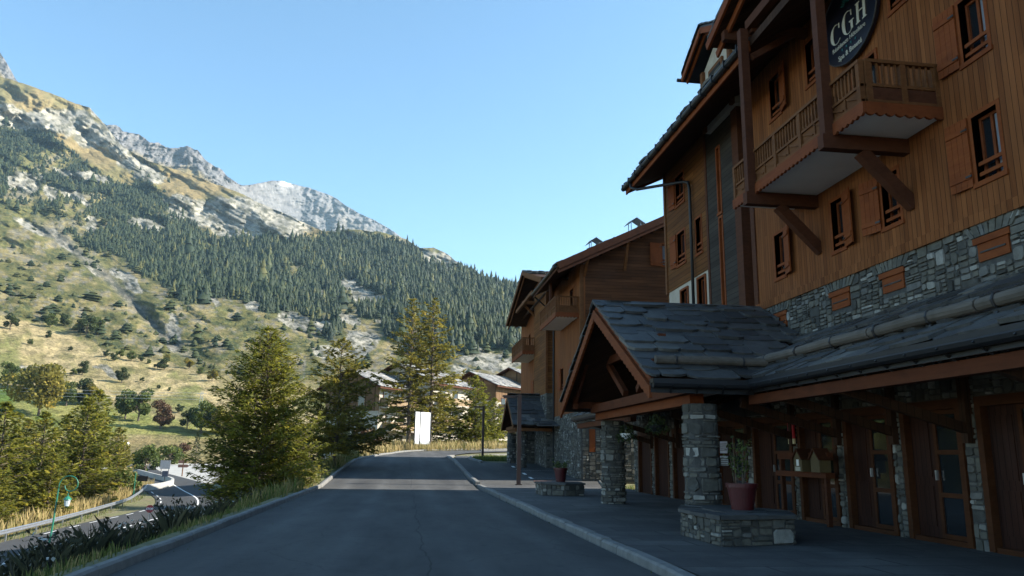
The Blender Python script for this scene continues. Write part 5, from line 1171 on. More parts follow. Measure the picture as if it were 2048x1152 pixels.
def basket(lb, c, zt, seed, flowers):
    t = thing('hanging_basket', lb, 'flower basket', c, 'hanging baskets under the porch'); mb = MB(); mb.lathe(c, [(0, -.13), (.10, -.12), (.17, -.02), (.18, .03), (.15, .03), (0, .0)], 16); mb.build('bowl', M['white'] if flowers else M['gutter'], t)
    mb = MB()
    for k in range(3): a = k*2.09; mb.tube([(c[0]+.17*math.cos(a), c[1]+.17*math.sin(a), c[2]), (c[0], c[1], zt)], .004, 4)
    mb.build('chain', M['iron'], t); R = np.random.RandomState(seed); n = 520; A = unit(R.normal(0, 1, (n, 3))); Bq = unit(np.cross(A, R.normal(0, 1, (n, 3)))); D = unit(R.normal(0, 1, (n, 3)))*R.uniform(.05, 1, (n, 1))**.5*np.array([.30, .30, .22])+np.array([0, 0, .05]); D[:, 2] -= .12*(np.hypot(D[:, 0], D[:, 1]) > .2)
    V, Q = leafquads(D, A, Bq, R.uniform(.05, .09, n), R.uniform(.03, .05, n)); npmesh('foliage', V, Q, M['leaf_dark'], R.uniform(0, .9, n), t)
basket('white hanging flower basket beside the far porch pillar', (6.05, 21.2, 2.02), 2.7, 5, True)
basket('dark leafy hanging basket under the middle of the porch beam', (5.75, 17.6, 2.12), 2.44, 6, False)
# ------------------------------------------------------------------ lamps and signs
def angular_lamp(x, y, z, h, lb):
    t = thing('lamp_post', lb, 'lamp post', (x, y, z), 'angular brown lamp posts'); mb = MB(); mb.box(x-.085, x+.085, y-.085, y+.085, z, z+h); mb.box(x-.14, x+.14, y-.14, y+.14, z, z+.04); mb.build('pole', M['post_brown'], t)
    mb = MB(); mb.box(x-.75, x-.0855, y-.06, y+.06, z+h-.13, z+h-.05); mb.build('arm', M['post_brown'], t); mb = MB(); mb.box(x-.72, x-.25, y-.10, y+.10, z+h-.16, z+h-.131); mb.build('lamp_head', M['iron'], t)
angular_lamp(5.08, 35.3, .10, 4.0, 'tall brown angular lamp post at the end of the forecourt'); angular_lamp(5.85, 60, 1.1, 3.95, 'farther brown angular lamp post on the small lawn')
gl = thing('street_lamp', 'green swan-neck street lamp with a hanging lantern below the road on the left', 'street lamp', (-17.3, 42.8, gz1(-17.3, 42.8)))
b = Vector(gl.location); top = .0
mb = MB(); x0, y0 = b.x, b.y; mb.tube([(x0, y0, b.z-.3), (x0+.02, y0, b.z+.9), (x0+.1, y0, b.z+2), (x0+.16, y0, -.55)], [.075, .055, .045, .035], 10); mb.tube([(x0+.03, y0, b.z+.8), (x0+.03, y0, b.z+.95)], .085, 10); mb.build('pole', M['green'], gl)
mb = MB(); cxx, r_ = x0+.66, .5; pts = [(x0+.16, y0, -.56)]
for k in range(26): a = math.pi-k/25*2*math.pi*.98; rr = r_*(1-.018*k if k < 13 else .77-.028*(k-13)); pts.append((cxx+rr*math.cos(a)+(0 if k < 13 else .0), y0, -.38+rr*math.sin(a)))
mb.tube(pts, .026, 8, cap=True); mb.build('swan_neck', M['green'], gl, smooth=True)
mb = MB(); lc = (cxx-.02, y0, -1.42); mb.lathe(lc, [(.03, .62), (.03, .5), (.07, .48), (.19, .36), (.20, .33), (.17, .33)], 12); mb.lathe(lc, [(.10, .02), (.02, -.05), (0, -.06)], 12); mb.build('lantern_cap', M['green'], gl)
mb = MB(); mb.lathe(lc, [(.16, .33), (.11, .02), (0, .02)], 8); mb.build('lantern_glass', flat('lantern_glass', (.45,.52,.55), .15), gl)
mb = MB(); mb.tube([(cxx-.02, y0, -.80), (cxx-.02, y0, -.62)], .015, 6); mb.build('hook', M['green'], gl)
ss = thing('stop_sign', 'small round looking red stop sign beside the lower road', 'road sign', (-16.9, 57, gz1(-16.9, 57)))
sz = -2.5; mb = MB(); mb.prism([(-16.9+.27*math.cos(rad(22.5+45*k)), 57, sz+.27*math.sin(rad(22.5+45*k))) for k in range(8)], (0, .02, 0)); mb.build('plate', flat('stop_red', (.30,.02,.03), .4), ss)
text('lettering', 'STOP', .20, (-16.9, 56.99, sz-.07), 'Y', M['white'], ss, bold=.004); mb = MB(); mb.tube([(-16.9, 57.06, ss.location.z-.2), (-16.9, 57.06, sz+.2)], .03, 8); mb.build('post', M['zinc'], ss)
# billboard by the larches
bb_ = thing('billboard', 'blank white billboard on posts beside the twin larch trunks', 'billboard', (1.6, 80, 1.7)); bx0, by0, bx1, by1 = .85, 80.0, 2.42, 81.3
dv = Vector((bx1-bx0, by1-by0, 0)); nv = Vector((dv.y, -dv.x, 0)).normalized()
def slab(name, s0, s1, z0, z1, t0, t1, mat):
    mb = MB(); a = Vector((bx0, by0, 0))+dv*s0; c = Vector((bx0, by0, 0))+dv*s1; mb.hexa([(*(a+nv*t0).xy, z0), (*(c+nv*t0).xy, z0), (*(c+nv*t1).xy, z0), (*(a+nv*t1).xy, z0), (*(a+nv*t0).xy, z1), (*(c+nv*t0).xy, z1), (*(c+nv*t1).xy, z1), (*(a+nv*t1).xy, z1)]); return mb.build(name, mat, bb_)
slab('panel', 0, 1, 2.6, 5.5, 0, .06, M['white']); slab('panel_foot', 0, 1, 2.3, 2.59, 0, .05, M['zinc'])
for s_ in (-.02, .32, 1.0): slab('post', s_, s_+.035, 1.4, 5.55, .061 if s_ == .32 else 0, .10, M['gutter'])
# guard rail, barrier, wooden fence
def path_rail(pts, n): return resample(pts, n)
GRP = path_rail([(-24.4, 30), (-24.6, 45), (-25.2, 54), (-26.4, 67.7), (-28.4, 84), (-30.6, 98), (-33.2, 110)], 46)
gr_ = thing('guard_rail', 'galvanised guard rail curving along the lower road', 'guard rail', (-26.4, 67, -4.5)); mb = MB()
for a, c in zip(GRP[:-1], GRP[1:]):
    za_, zc_ = float(valz(a[1])), float(valz(c[1]))
    d = (c-a)/np.linalg.norm(c-a); nn = np.array([d[1], -d[0]])
    prof = [(0, .42), (.07, .47), (.07, .53), (.01, .58), (.07, .63), (.07, .69), (0, .74)]
    for (o0, h0), (o1, h1) in zip(prof[:-1], prof[1:]): mb.poly([(*(a+nn*o0), za_+h0), (*(c+nn*o0), zc_+h0), (*(c+nn*o1), zc_+h1), (*(a+nn*o1), za_+h1)])
mb.build('beam', M['zinc'], gr_)
for p in GRP[::3]: mb = MB(); z = float(valz(p[1])); mb.box(p[0]-.10, p[0]-.02, p[1]-.05, p[1]+.05, z-.4, z+.66); mb.build('post', M['zinc'], gr_)
cbp = path_rail([(-33.0, 108), (-31.9, 113), (-32.6, 119), (-37, 128), (-44, 143), (-52, 160)], 40); mb = MB()
for a, c in zip(cbp[:-1], cbp[1:]): mb.beam((*a, float(valz(a[1]))+.36), (*c, float(valz(c[1]))+.36), .35, .75)
tag(mb.build('concrete_barrier', M['lot']), 'low pale concrete barrier rounding the bend of the lower road', 'barrier')
wf = thing('wooden_fence', 'weathered wooden rail fence along the far edge of the pale parking lot', 'fence', (-55, 180, -2.3)); WFP = path_rail([(-46, 136), (-51.5, 150), (-55, 177), (-57, 206), (-55, 240), (-50, 262)], 46)
M['palewood'] = timber('pale_wood', (.36,.29,.18), (.48,.40,.27)); mb = MB()
for a, c in zip(WFP[:-1], WFP[1:]):
    for h in (.45, .95): mb.beam((*a, float(valz(a[1]))+h), (*c, float(valz(c[1]))+h), .1, .2)
mb.build('rail', M['palewood'], wf)
for p in WFP: mb = MB(); z = float(valz(p[1])); mb.box(p[0]-.08, p[0]+.08, p[1]-.08, p[1]+.08, z-.3, z+1.1); mb.build('post', M['palewood'], wf)
# parking lot furniture
def gp(x, y): return (x, y, float(gfull(np.array([x]), np.array([y]))[0]))
c = gp(-53.2, 160); t = thing('car_park_lamp', 'slim lamp pole with two white globes at the pale parking lot', 'street lamp', c); mb = MB(); mb.tube([c, (c[0]+.1, c[1], c[2]+5.3)], .07, 8); mb.build('pole', M['palewood'], t)
for dx, dz in ((-.15, 5.45), (.45, 5.15)): mb = MB(); mb.lathe((c[0]+dx, c[1], c[2]+dz), [(0, -.3), (.2, -.22), (.3, 0), (.2, .22), (0, .3)], 12); mb.build('globe', M['white'], t)
c = gp(-45.2, 134); mb = MB(); mb.tube([(c[0], c[1], c[2]-.3), (c[0]+.15, c[1], c[2]+5.0)], [.1, .08], 8); tag(mb.build('wooden_pole', M['palewood']), 'bare wooden pole beside the concrete barrier', 'pole')
c = gp(-50.8, 151); t = thing('info_sign', 'white and blue information sign between the two poles at the parking lot', 'sign', c); mb = MB(); mb.box(c[0]-.6, c[0]+.6, c[1]-.03, c[1]+.03, c[2]+1.1, c[2]+3.0); mb.build('plate', M['white'], t); mb = MB(); mb.box(c[0]-.3, c[0]+.3, c[1]-.045, c[1]-.031, c[2]+1.9, c[2]+2.6); mb.build('symbol', M['blue'], t); mb = MB(); mb.tube([c, (c[0], c[1]+.06, c[2]+3)], .06, 6); mb.build('post', M['zinc'], t)
c = gp(-34.0, 120); t = thing('box_sign', 'dark square sign on a short post at the front of the parking lot', 'sign', c); mb = MB(); mb.box(c[0]-.4, c[0]+.4, c[1]-.06, c[1]+.06, c[2]+.95, c[2]+1.75); mb.build('plate', flat('slate_blue', (.06,.07,.10), .5), t); mb = MB(); mb.tube([c, (c[0], c[1], c[2]+.95)], .05, 6); mb.build('post', M['iron'], t)
c = gp(-37.2, 141); t = thing('arrow_sign', 'reddish brown direction sign in the middle of the parking lot', 'sign', c)
for k, z in enumerate((1.5, 2.2)): mb = MB(); mb.prism([(c[0]-.8, c[1], c[2]+z), (c[0]+.7-.3*k, c[1], c[2]+z), (c[0]+1.-.3*k, c[1], c[2]+z+.25), (c[0]+.7-.3*k, c[1], c[2]+z+.5), (c[0]-.8, c[1], c[2]+z+.5)], (0, .06, 0)); mb.build('board', flat('brown_sign', (.20,.10,.07), .7), t)
mb = MB(); mb.tube([c, (c[0], c[1]+.12, c[2]+2.8)], .09, 6); mb.build('post', M['balc'], t)
c = gp(-39.5, 139); t = thing('map_board', 'grey backed map board left of the reddish sign', 'sign', c); mb = MB(); mb.box(c[0]-.8, c[0]+.8, c[1], c[1]+.08, c[2]+1.3, c[2]+2.7); mb.build('plate', flat('grey_back', (.30,.30,.30), .6), t)
for dx in (-.6, .6): mb = MB(); mb.tube([(c[0]+dx, c[1]+.05, c[2]), (c[0]+dx, c[1]+.05, c[2]+2.7)], .05, 6); mb.build('post', M['iron'], t)
c = gp(-31.5, 99.5); t = thing('dark_road_post', 'thin dark post with a small black sign seen from behind at the bend', 'road sign', c); mb = MB(); mb.tube([(c[0], c[1], c[2]-.2), (c[0], c[1], c[2]+2.9)], .05, 6); mb.build('post', M['green'], t); mb = MB(); mb.box(c[0]+.2, c[0]+1.4, c[1]+.06, c[1]+.1, c[2]+1.9, c[2]+2.5); mb.box(c[0], c[0]+.2, c[1]+.06, c[1]+.08, c[2]+2.1, c[2]+2.2); mb.build('plate', M['iron'], t)
# pylon and wires
pb = hillpt(397, 860); t = thing('pylon', 'slender grey lattice pylon in front of the meadow trees', 'pylon', tuple(pb)); hpy = 12.
mb = MB()
for s_ in (-1, 1): mb.beam((pb[0]+s_*.75, pb[1], pb[2]-.5), (pb[0]+s_*.28, pb[1], pb[2]+hpy), .13, .13, up=(0, 1, 0))
for k in range(9):
    z0, z1 = hpy*k/9, hpy*(k+1)/9; w0, w1 = .75-.47*k/9, .75-.47*(k+1)/9; s_ = 1 if k % 2 else -1; mb.beam((pb[0]+s_*w0, pb[1], pb[2]+z0), (pb[0]-s_*w1, pb[1], pb[2]+z1), .07, .07, up=(0, 1, 0))
mb.build('mast', M['zinc'], t); mb = MB(); mb.beam((pb[0]-1.4, pb[1], pb[2]+hpy-.6), (pb[0]+1.4, pb[1], pb[2]+hpy-.6), .12, .12); mb.build('cross_arm', M['zinc'], t)
for k, lb in enumerate(('upper power line crossing the meadow to the pylon', 'middle power line crossing the meadow to the pylon', 'lowest power line crossing the meadow to the pylon')):
    a = Vector((pb[0]-.9, pb[1], pb[2]+hpy-.5-1.0*k)); e = Vector((-190, 250, 21.5-1.0*k)); mb = MB(); mb.tube([a+(e-a)*i/12-Vector((0, 0, 4*1.0*(i/12)*(1-i/12))) for i in range(13)], .035, 5); tag(mb.build('power_line', M['zinc']), lb, 'power line', 'power lines')
# ------------------------------------------------------------------ trees
def conifer(name, h, rmax, seed, nb, mat, leaf=(.22, .075), base=.04, droop=.25, upturn=.3, dens=60, prof=None, irr=.35, gapp=0., twig=.42, lean=0, trunk_r=None, top_pow=.8):
    """tapered trunk with limbs; needle sprays set along side twigs of every limb"""
    R = np.random.RandomState(seed); prof = prof or (lambda t: (1-t)**top_pow*min(1, .75+t*1.6)); mb = MB(); tr = trunk_r or h*.013
    tp = [(lean*h*(k/10)**2*.2+R.normal(0, .004*h)*(k > 0), R.normal(0, .004*h)*(k > 0), h*k/10*.99-(.4 if k == 0 else 0)) for k in range(11)]
    mb.tube(tp, [tr*(1.25 if k == 0 else (1-k/10)**.8+.06) for k in range(11)], 8); tpa = np.array(tp)
    PP, AA, BB, LL, WW, TT = [], [], [], [], [], []
    az = 0
    for i in range(nb):
        t = (i+R.rand())/nb; z = h*(base+(1-base)*t*.985); az += 2.4+R.normal(0, .5)
        Rl = rmax*prof(t)*(1-irr*.6+irr*R.rand()*1.2)
        if R.rand() < gapp: Rl *= .45
        if Rl < .06: Rl = .06
        o = np.array([np.interp(z, tpa[:, 2], tpa[:, 0]), np.interp(z, tpa[:, 2], tpa[:, 1]), z]); dr = np.array([math.cos(az), math.sin(az), 0]); rise = .55*t+R.normal(0, .08)
        f = lambda s: o+dr*(Rl*s)[:, None]+np.stack([0*s, 0*s, Rl*(rise*s-droop*s*(1-.2*t)+upturn*s*s*(.5+.5*(1-t)))], 1)
        ss = np.linspace(0, 1, 5); bp = f(ss)
        if Rl > .25: mb.tube(bp, [max(.006, tr*.34*(Rl/rmax)*(1-q)+.005) for q in ss], 4, cap=False)
        nt = max(4, int(Rl*dens/8)); s = R.uniform(.10, 1, nt)**.8; p0 = f(s); ta = az+R.choice([-1, 1], nt)*R.uniform(.5, 1.25, nt); tl = (Rl*twig*(1.05-s)+.12)*R.uniform(.6, 1.3, nt)
        td = np.stack([np.cos(ta), np.sin(ta), R.normal(.02, .13, nt)-.12*(1-t)], 1); k = np.maximum(2, (tl/(leaf[0]*.42)).astype(int)); idx = np.repeat(np.arange(nt), k); q = R.uniform(0, 1, len(idx))
        pc = p0[idx]+td[idx]*(tl[idx]*q)[:, None]+R.normal(0, .03, (len(idx), 3)); ax = unit(td[idx]*.8+dr*.5+R.normal(0, .42, (len(idx), 3))); sd = unit(np.cross(ax, R.normal(0, .6, (len(idx), 3))+np.array([0, 0, 1.])))
        PP.append(pc); AA.append(ax); BB.append(sd); n = len(idx); LL.append(leaf[0]*R.uniform(.6, 1.4, n)); WW.append(leaf[1]*R.uniform(.6, 1.4, n)); TT.append(np.clip(R.normal(.42, .16)+R.normal(0, .15, n), 0, 1))
    P = np.concatenate(PP); V, Q = leafquads(P, np.concatenate(AA), np.concatenate(BB), np.concatenate(LL), np.concatenate(WW))
    crown = npmesh('crown', V, Q, mat, np.concatenate(TT), link=False); to = mb.build('trunk', M['bark'], None, smooth=True); tm = to.data; bpy.data.objects.remove(to); print(name, len(Q)); return tm, crown
def broadleaf(h, rw, seed, n, mat, leaf=.35, nl=14, stem=.12):
    R = np.random.RandomState(seed); mb = MB(); mb.tube([(0, 0, -.4), (R.normal(0, .02)*h, 0, h*.3), (R.normal(0, .05)*h, R.normal(0, .05)*h, h*.72)], [h*.028, h*.02, h*.006], 7); P = []
    lob = []
    for i in range(nl):
        a = R.uniform(0, 6.28); zz = R.uniform(stem+.08, .9); rr = rw*(math.sin(math.pi*min(1, (zz-stem)/(1-stem)*.85+.12))**.7)*R.uniform(.3, .75); c = np.array([math.cos(a)*rr, math.sin(a)*rr, zz*h]); lob.append((c, R.uniform(.26, .44)*rw)); mb.tube([(0, 0, zz*h*.55), tuple(c*.6+np.array([0, 0, zz*h*.25])), tuple(c)], [h*.010, h*.007, h*.002], 4, cap=False)
    T = []
    for c, r_ in lob:
        k = n//nl; D = unit(R.normal(0, 1, (k, 3)))*(R.uniform(.25, 1, (k, 1))**.45)*r_*np.array([1, 1, .85]); P.append(c+D); T.append(np.clip(R.normal(.45, .16)+R.normal(0, .17, k), 0, 1))
    P = np.concatenate(P); P[:, 2] = np.maximum(P[:, 2], .02*h); n = len(P); A = unit(R.normal(0, 1, (n, 3))); B = unit(np.cross(A, R.normal(0, 1, (n, 3)))); V, Q = leafquads(P, A, B, leaf*R.uniform(.6, 1.3, n), leaf*.6*R.uniform(.6, 1.3, n))
    crown = npmesh('crown', V, Q, mat, np.concatenate(T), link=False); to = mb.build('trunk', M['bark'], None); tm = to.data; bpy.data.objects.remove(to); return tm, crown
def plant(kind, name, label, cat, loc, sc=1., rz=0., group=None, mat=None):
    group = group or {'larch_tree': 'larches around the two roads', 'hillside_tree': 'trees scattered over the meadow slope', 'bush': 'bushes along the verges and parking lot'}.get(name)
    t = thing(name, label, cat, tuple(loc), group); t.scale = (sc, sc, sc) if np.isscalar(sc) else sc; t.rotation_euler = (0, 0, rz)
    for nm, me in (('trunk', kind[0]), ('crown', kind[1])):
        o = bpy.data.objects.new(nm, me); COL.objects.link(o); o.parent = t
        if nm == 'crown' and mat: o.material_slots[0].link = 'OBJECT'; o.material_slots[0].material = mat
    return t
G_ = lambda x, y: (x, y, gp(x, y)[2]-.05)
dense = conifer('dense', 7.3, 2.75, 1, 400, M['larch'], (.20, .055), .01, .16, .34, 100, lambda t: (1-t)**.66*min(1, .8+t*1.2), .5, .08, .42)
plant(dense, 'larch_tree', 'dense dark green larch standing just left of the sunlit strip of road', 'tree', G_(-5.75, 33), 1.)
airy = conifer('airy', 7.2, 3.0, 2, 150, M['larch_y'], (.26, .08), .12, .10, .30, 120, lambda t: (1-t)**.7, .8, .25, .42)
plant(airy, 'larch_tree', 'airy yellowing larch with long bare limbs in front of the sunlit chalet', 'tree', G_(-3.75, 44.3), 1., 1.1)
twin = conifer('twin', 16.5, 4.4, 3, 175, M['larch_y'], (.46, .16), .10, .30, .26, 46, lambda t: (1-t)**.62*min(1, .55+t*1.5), .75, .22, .4, trunk_r=.24)
twin2 = conifer('twin2', 17, 4.9, 4, 185, M['larch_y'], (.46, .16), .12, .32, .26, 46, lambda t: (1-t)**.6*min(1, .55+t*1.5), .75, .22, .4, trunk_r=.22)
plant(twin, 'larch_tree', 'tall larch with dark trunk directly behind the white billboard, left of a close pair', 'tree', G_(.25, 85), (.9,.9,1.), .3); plant(twin2, 'larch_tree', 'tallest larch, right of the close pair behind the billboard', 'tree', G_(2.6, 87), (.95,.95,1.), 2.2)
bushy = conifer('bushy', 8.8, 3.3, 5, 190, M['larch'], (.42, .17), .02, .2, .3, 48, lambda t: (1-t)**.75*min(1, .7+t), .5, .1, .5)
plant(bushy, 'larch_tree', 'bushy green larch right of the tall pair, above the far lamp post', 'tree', G_(8.3, 95), 1., 0); plant(bushy, 'larch_tree', 'low olive larch thicket between the far lamp post and the second block', 'tree', G_(11.2, 101), (1.0,1.0,.72), 2.)
plant(bushy, 'larch_tree', 'low broad larch beneath the tall pair, right of the billboard', 'tree', G_(5.3, 96), (1.15,1.15,.68), 4.)
clus = [conifer('c%d' % k, 10.5, 4.0, 20+k, 190, M['larch'] if k else M['larch_y'], (.50, .19), .03, .16, .3, 40, lambda t: (1-t)**.7*min(1, .7+t), .6, .15, .45) for k in range(3)]
for (x, y, top, k, lb, wd) in [(-32.9, 70, 5.3, 1, 'leftmost large larch behind the guard rail', 1.15), (-39.1, 78, 6.1, 0, 'yellow larch cut by the left picture edge behind the guard rail', 1.1), (-39, 88, 4.5, 0, 'yellowish larch behind the two leftmost ones', 1.), (-34, 80, 5.0, 1, 'green larch in the thick of the roadside group, above the green lamp', 1.05), (-38.3, 96, 5.4, 2, 'olive larch at the back of the roadside group', 1.), (-34.1, 90, 7.0, 1, 'big larch with a pale bare lower trunk behind the guard rail', 1.1), (-36.9, 100, 8.6, 2, 'tallest larch of the roadside group, toward the parking lot', .95), (-36.5, 107, 4.3, 0, 'thin yellow larch at the right end of the roadside group', .8), (-42.5, 128, 2.7, 2, 'smaller larch beside the wooden fence corner', .8), (-29.6, 72, 1.2, 2, 'short leafy larch right behind the guard rail near the green lamp', 1.2), (-30.0, 64, .1, 1, 'lowest dark larch at the left edge behind the rail', 1.3), (-42, 84, 5.5, 2, 'dark larch deep in the left of the roadside group', 1.1)]:
    z = gp(x, y)[2]; s_ = (top-z)/10.5; plant(clus[k], 'larch_tree', lb, 'tree', (x, y, z-.1), (s_*wd, s_*wd, s_), x*1.7)
bl = [broadleaf(10, 4.2, 40+k, 2600, M['leaf'], .75, 16) for k in range(3)]
shrub = broadleaf(3, 2.2, 50, 1500, M['leaf'], .34, 12, .02)
for (x, y, h, sc, lb, mt_) in [(-33.6, 101, 3.0, 1.15, 'dry straw coloured bush at the bend of the guard rail', M['grass']), (-34.8, 106, 2.4, .9, 'green bush between the straw bush and the concrete barrier', None), (-46, 150, 4.6, 1.3, 'round green bush left of the info sign', None), (-53.8, 192, 4, 1.5, 'olive bush behind the wooden fence', None), (-58, 215, 4.2, 1.6, 'pale shrub beyond the wooden fence', M['leaf_red']), (-49.5, 166, 3.4, 1.1, 'dark shrub near the two globe lamp', M['leaf_dark']), (-6.4, 41.5, 2.2, .8, 'dark shrub between the dense larch and the airy larch', M['leaf_dark']), (-6.2, 50, 2.6, .9, 'leafy shrub under the airy larch', None), (-4.6, 57, 1.8, .7, 'dark shrub on the verge before the bend', M['leaf_dark']), (-3.6, 76, 2, .8, 'brown shrub at the bend left of the billboard', M['leaf_red'])]:
    plant(shrub, 'bush', lb, 'bush', G_(x, y), (sc*1.1, sc*1.1, h/3), x, None, mt_)
spr = conifer('spr', 9, 2.0, 60, 90, M['leaf_dark'], (.6, .2), .02, .3, .15, 16, None, .3, 0, .5)
plant(spr, 'spruce_tree', 'small pointed spruce beyond the wooden fence', 'tree', G_(-46.5, 186), (.85, .85, .85), 0)
# trees on the slope and meadow (image pixel column, foot row, height in pixels)
MT = [(15,770,42,1,'leafy tree at the left edge of the upper green meadow',None),(52,780,44,0,'dark tree second from the left edge, at the upper green meadow edge','leaf_dark'),(30,778,14,2,'low bush below the two meadow edge trees',None),(132,812,46,1,'yellow green tree right of the lone pine',None),(165,810,48,2,'dark tree with a yellow side above the power lines','leaf_dark'),(182,812,42,0,'yellowish round tree over the green field','larch_y'),(250,838,56,1,'tall leafy tree left of the russet tree',None),(276,842,62,0,'big light green tree beside the russet tree',None),(320,858,54,2,'russet topped round tree at the green field','leaf_red'),(358,826,18,1,'small dark tree right of the russet tree','leaf_dark'),(374,858,36,0,'dark tree left of the pylon','leaf_dark'),(402,866,62,1,'large tree behind the pylon',None),(424,866,56,2,'tree right of the pylon',None),(446,872,58,0,'yellow tinged tree beside the dense larch','larch_y'),
 (164,750,26,2,'dark small tree on the straw slope','leaf_dark'),(146,752,14,0,'low green bush on the straw slope left of the small dark tree',None),(243,766,30,1,'broad dark tree in the middle of the straw meadow','leaf_dark'),(284,764,10,0,'tiny round tree on the straw meadow','leaf_dark'),(317,778,9,1,'tiny cypress like bush on the straw meadow','leaf_dark'),(338,782,8,2,'tiny bush right of the cypress like one',None),(424,763,24,0,'yellow green tree at the right of the straw meadow','larch_y'),(452,780,8,1,'small dark bush near the dense larch on the meadow','leaf_dark'),(172,670,40,0,'dark tree at the top of the straw meadow','leaf_dark'),(192,668,34,1,'greener tree at the top of the straw meadow',None),(156,664,20,2,'yellow bush at the top of the straw meadow','larch_y'),(140,703,10,0,'round dark bush high on the straw meadow','leaf_dark'),(212,714,14,1,'dark bush along the meadow track','leaf_dark'),(226,722,15,2,'bush along the meadow track, lower one','leaf_dark'),(282,724,13,0,'dark bush at the right of the meadow track','leaf_dark'),(297,728,10,1,'smaller bush at the right of the meadow track',None),(328,740,24,2,'paired dark tree on the upper right meadow','leaf_dark'),(314,738,14,0,'low dark bush beside the paired tree','leaf_dark'),(334,722,14,1,'yellow bush above the paired tree','larch_y'),(378,738,22,0,'yellow green tree under the gully','larch_y'),(400,750,16,2,'small green tree under the gully',None),(262,722,20,1,'olive tree beside the meadow track',None),(240,716,18,0,'olive bush left of the olive tree by the meadow track',None),(60,690,12,1,'bush on the left part of the straw meadow',None),(96,676,14,2,'dark bush at the left meadow top','leaf_dark'),(20,660,30,0,'dark tree at the left meadow top','leaf_dark'),(100,655,26,1,'green tree at the left meadow top',None),(128,652,24,2,'small tree between the meadow top trees','leaf_dark')]
for i, (sx, sy, ph, k, lb, mn) in enumerate(MT):
    p_ = hillpt(sx, sy); dist = math.hypot(p_[0], p_[1]); h = ph/1550*dist*.98; w_ = .95 if ph < 30 else .85
    plant(bl[k], 'hillside_tree', lb, 'tree', (p_[0], p_[1], p_[2]-.1), (h/10*w_*1.25, h/10*w_*1.25, h/10), i*1.3, None, M[mn] if mn else None)
pine = broadleaf(10, 6.3, 70, 3600, M['larch_y'], .8, 20, .24); p_ = hillpt(76, 832); h = 84/1550*math.hypot(p_[0], p_[1])
plant(pine, 'pine_tree', 'spreading lone pine with a bare trunk on the green meadow at the left', 'tree', (p_[0], p_[1], p_[2]), h/10, .4)
# ------------------------------------------------------------------ grass and weeds
def blades(name, label, n, xr, yr, hr, tr, zf, seed, wd=.03, clump=.55, mask=None, mat='grass', cat='grass', bend=.35, heads=0):
    R = np.random.RandomState(seed); x = R.uniform(*xr, n); y = R.uniform(*yr, n); k = fbm(x*clump, y*clump, 3, seed) > .42
    if mask is not None: k &= mask(x, y)
    x, y = x[k], y[k]; n = len(x); z = zf(x, y)-.04; h = R.uniform(*hr, n)*(.6+.8*fbm(x*.9, y*.9, 3, seed+1)); a = R.uniform(0, 6.28, n); b = h*bend*R.uniform(.2, 1, n); w_ = wd*R.uniform(.6, 1.4, n); dx, dy = np.cos(a), np.sin(a); px_, py_ = -dy*w_/2, dx*w_/2
    v = np.stack([np.stack([x+px_, y+py_, z], 1), np.stack([x-px_, y-py_, z], 1), np.stack([x-px_*.7+dx*b*.35, y-py_*.7+dy*b*.35, z+h*.6], 1), np.stack([x+dx*b, y+dy*b, z+h], 1)], 1).reshape(-1, 3)
    Q = np.arange(n*4).reshape(n, 4); T = np.clip(R.normal(tr[0], tr[1], n)+.25*(fbm(x*.4, y*.4, 3, seed+2)-.5), 0, 1)
    if heads:
        q = R.rand(n) < heads; m_ = q.sum(); rep = 5; c = np.repeat(np.stack([x+dx*b, y+dy*b, z+h], 1)[q], rep, 0)+R.normal(0, .05, (m_*rep, 3)); A = unit(R.normal(0, 1, (m_*rep, 3))); B = unit(np.cross(A, R.normal(0, 1, (m_*rep, 3)))); V2, Q2 = leafquads(c, A, B, R.uniform(.06, .14, m_*rep), R.uniform(.03, .07, m_*rep)); Q = np.concatenate([Q, Q2+len(v)]); v = np.concatenate([v, V2]); T = np.concatenate([T, np.where(R.rand(m_*rep) < .10, .97, np.clip(R.normal(.2, .15, m_*rep), 0, .7))])
    o = npmesh(name, v, Q, M[mat], T); tag(o, label, cat, kind='stuff')
blades('verge_grass', 'green and straw grass along the left kerb', 52000, (-6.8, -3.4), (5, 74), (.05, .20), (.52, .24), gfull, 1, .016, .5, lambda x, y: x < leftx(y)-.42)
blades('verge_tufts', 'taller sunlit grass tufts at the left kerb beyond the dense larch', 9000, (-6.2, -3.2), (26, 62), (.2, .65), (.6, .2), gfull, 11, .022, .5, lambda x, y: x < leftx(y)-.35)
blades('bank_weeds', 'dark tall weeds covering the bank down to the lower road', 72000, (-15, -4.9), (5, 46), (.2, .68), (.30, .2), gfull, 2, .014, .35, lambda x, y: x < leftx(y)-.8, 'weed', 'weeds', .75, .2)
blades('dry_grass', 'straw coloured dry grass behind the guard rail', 16000, (-37, -24), (45, 118), (.5, 1.4), (.85, .1), gfull, 3, .06, .3, lambda x, y: (x < np.interp(y, [30,54,67.7,84,98,112], [-25.4,-26.2,-27.4,-29.4,-31.6,-34.5])) & (x > np.interp(y, [30,54,67.7,84,98,112], [-29,-29.6,-31.4,-33,-35.2,-38])))
blades('bend_grass', 'golden dry grass along the outside of the road bend', 20000, (-8, 13), (62, 96), (.35, 1.0), (.82, .12), gfull, 4, .05, .4, lambda x, y: (np.interp(x, [-8,-2.5,-1.5,1,4.5,9,16], [60,62,70,77.2,80.5,85,92]) < y))
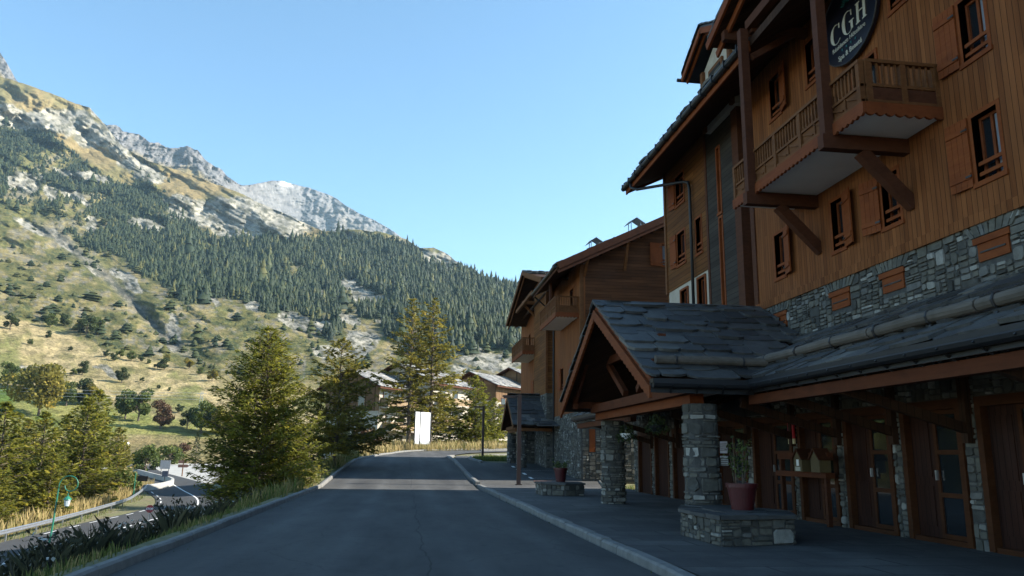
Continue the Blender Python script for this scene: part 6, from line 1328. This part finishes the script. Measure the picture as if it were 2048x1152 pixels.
blades('lawn', 'sunlit green lawn around the far lamp post', 16000, (4.8, 9.6), (49.4, 68), (.10, .32), (.45, .12), lambda x, y: roadz(y)-.04, 5, .03, .1, lambda x, y: x > np.interp(y, [49,52,57,62,67], [4.95,4.75,4.8,5.4,6.6]))
blades('side_lawn', 'small green lawn strip along the stone wall of the second block', 9000, (9.1, 13), (30, 45), (.10, .34), (.5, .14), lambda x, y: roadz(y)-.06, 6, .03, .1, lambda x, y: x > np.interp(y, [30,35.2,42.5,45], [9.1,9.15,10.3,10.5]))
blades('rail_grass', 'short green grass in front of the guard rail posts', 7000, (-33, -24), (45, 112), (.12, .4), (.45, .15), lambda x, y: gfull(x, y)+.02, 7, .05, .4, lambda x, y: np.abs(x-np.interp(y, [30,54,67.7,84,98,112], [-24.5,-25.2,-26.4,-28.4,-30.6,-33.4])) < .6)
blades('kerb_moss', 'moss and weeds growing in the joint of the forecourt kerb and road edge', 3500, (-3.3, 3.3), (7, 36), (.02, .07), (.3, .15), lambda x, y: x*0+.0, 8, .03, .8, lambda x, y: (np.abs(x-3.2) < .05) | (x < -3.05) & (fbm(x*2, y*.8, 3, 44) > .48) | (np.abs(x-np.interp(y, [12,15,19,25], [-2.2,-2.5,-2.75,-2.9])) < .07) & (y > 13) & (y < 26))
# ------------------------------------------------------------------ valley haze
_zs = [v for o in bpy.data.objects if o.name in ('hills', 'mountain_ridge') for v in ((o.matrix_world @ Vector(c)) for c in o.bound_box)]
_lo = [min(v[i] for v in _zs) for i in range(3)]; _hi = [max(v[i] for v in _zs) for i in range(3)]
print('hill bounds', _lo, _hi)
mt = bpy.data.materials.new('haze'); mt.use_nodes = True; n = mt.node_tree; n.nodes.clear()
pv = n.nodes.new('ShaderNodeVolumePrincipled'); pv.inputs['Color'].default_value = (.52,.80,1,1); pv.inputs['Density'].default_value = 6.5e-5; pv.inputs['Anisotropy'].default_value = .2
ou = n.nodes.new('ShaderNodeOutputMaterial'); n.links.new(pv.outputs[0], ou.inputs['Volume'])
mb = MB(); mb.box(min(_lo[0], -430)-60, max(_hi[0], 430)+2500, -160, max(_hi[1], 430)+60, min(_lo[2], -8)-1, _hi[2]+20)
hz = mb.build('haze', mt); tag(hz, kind='stuff')
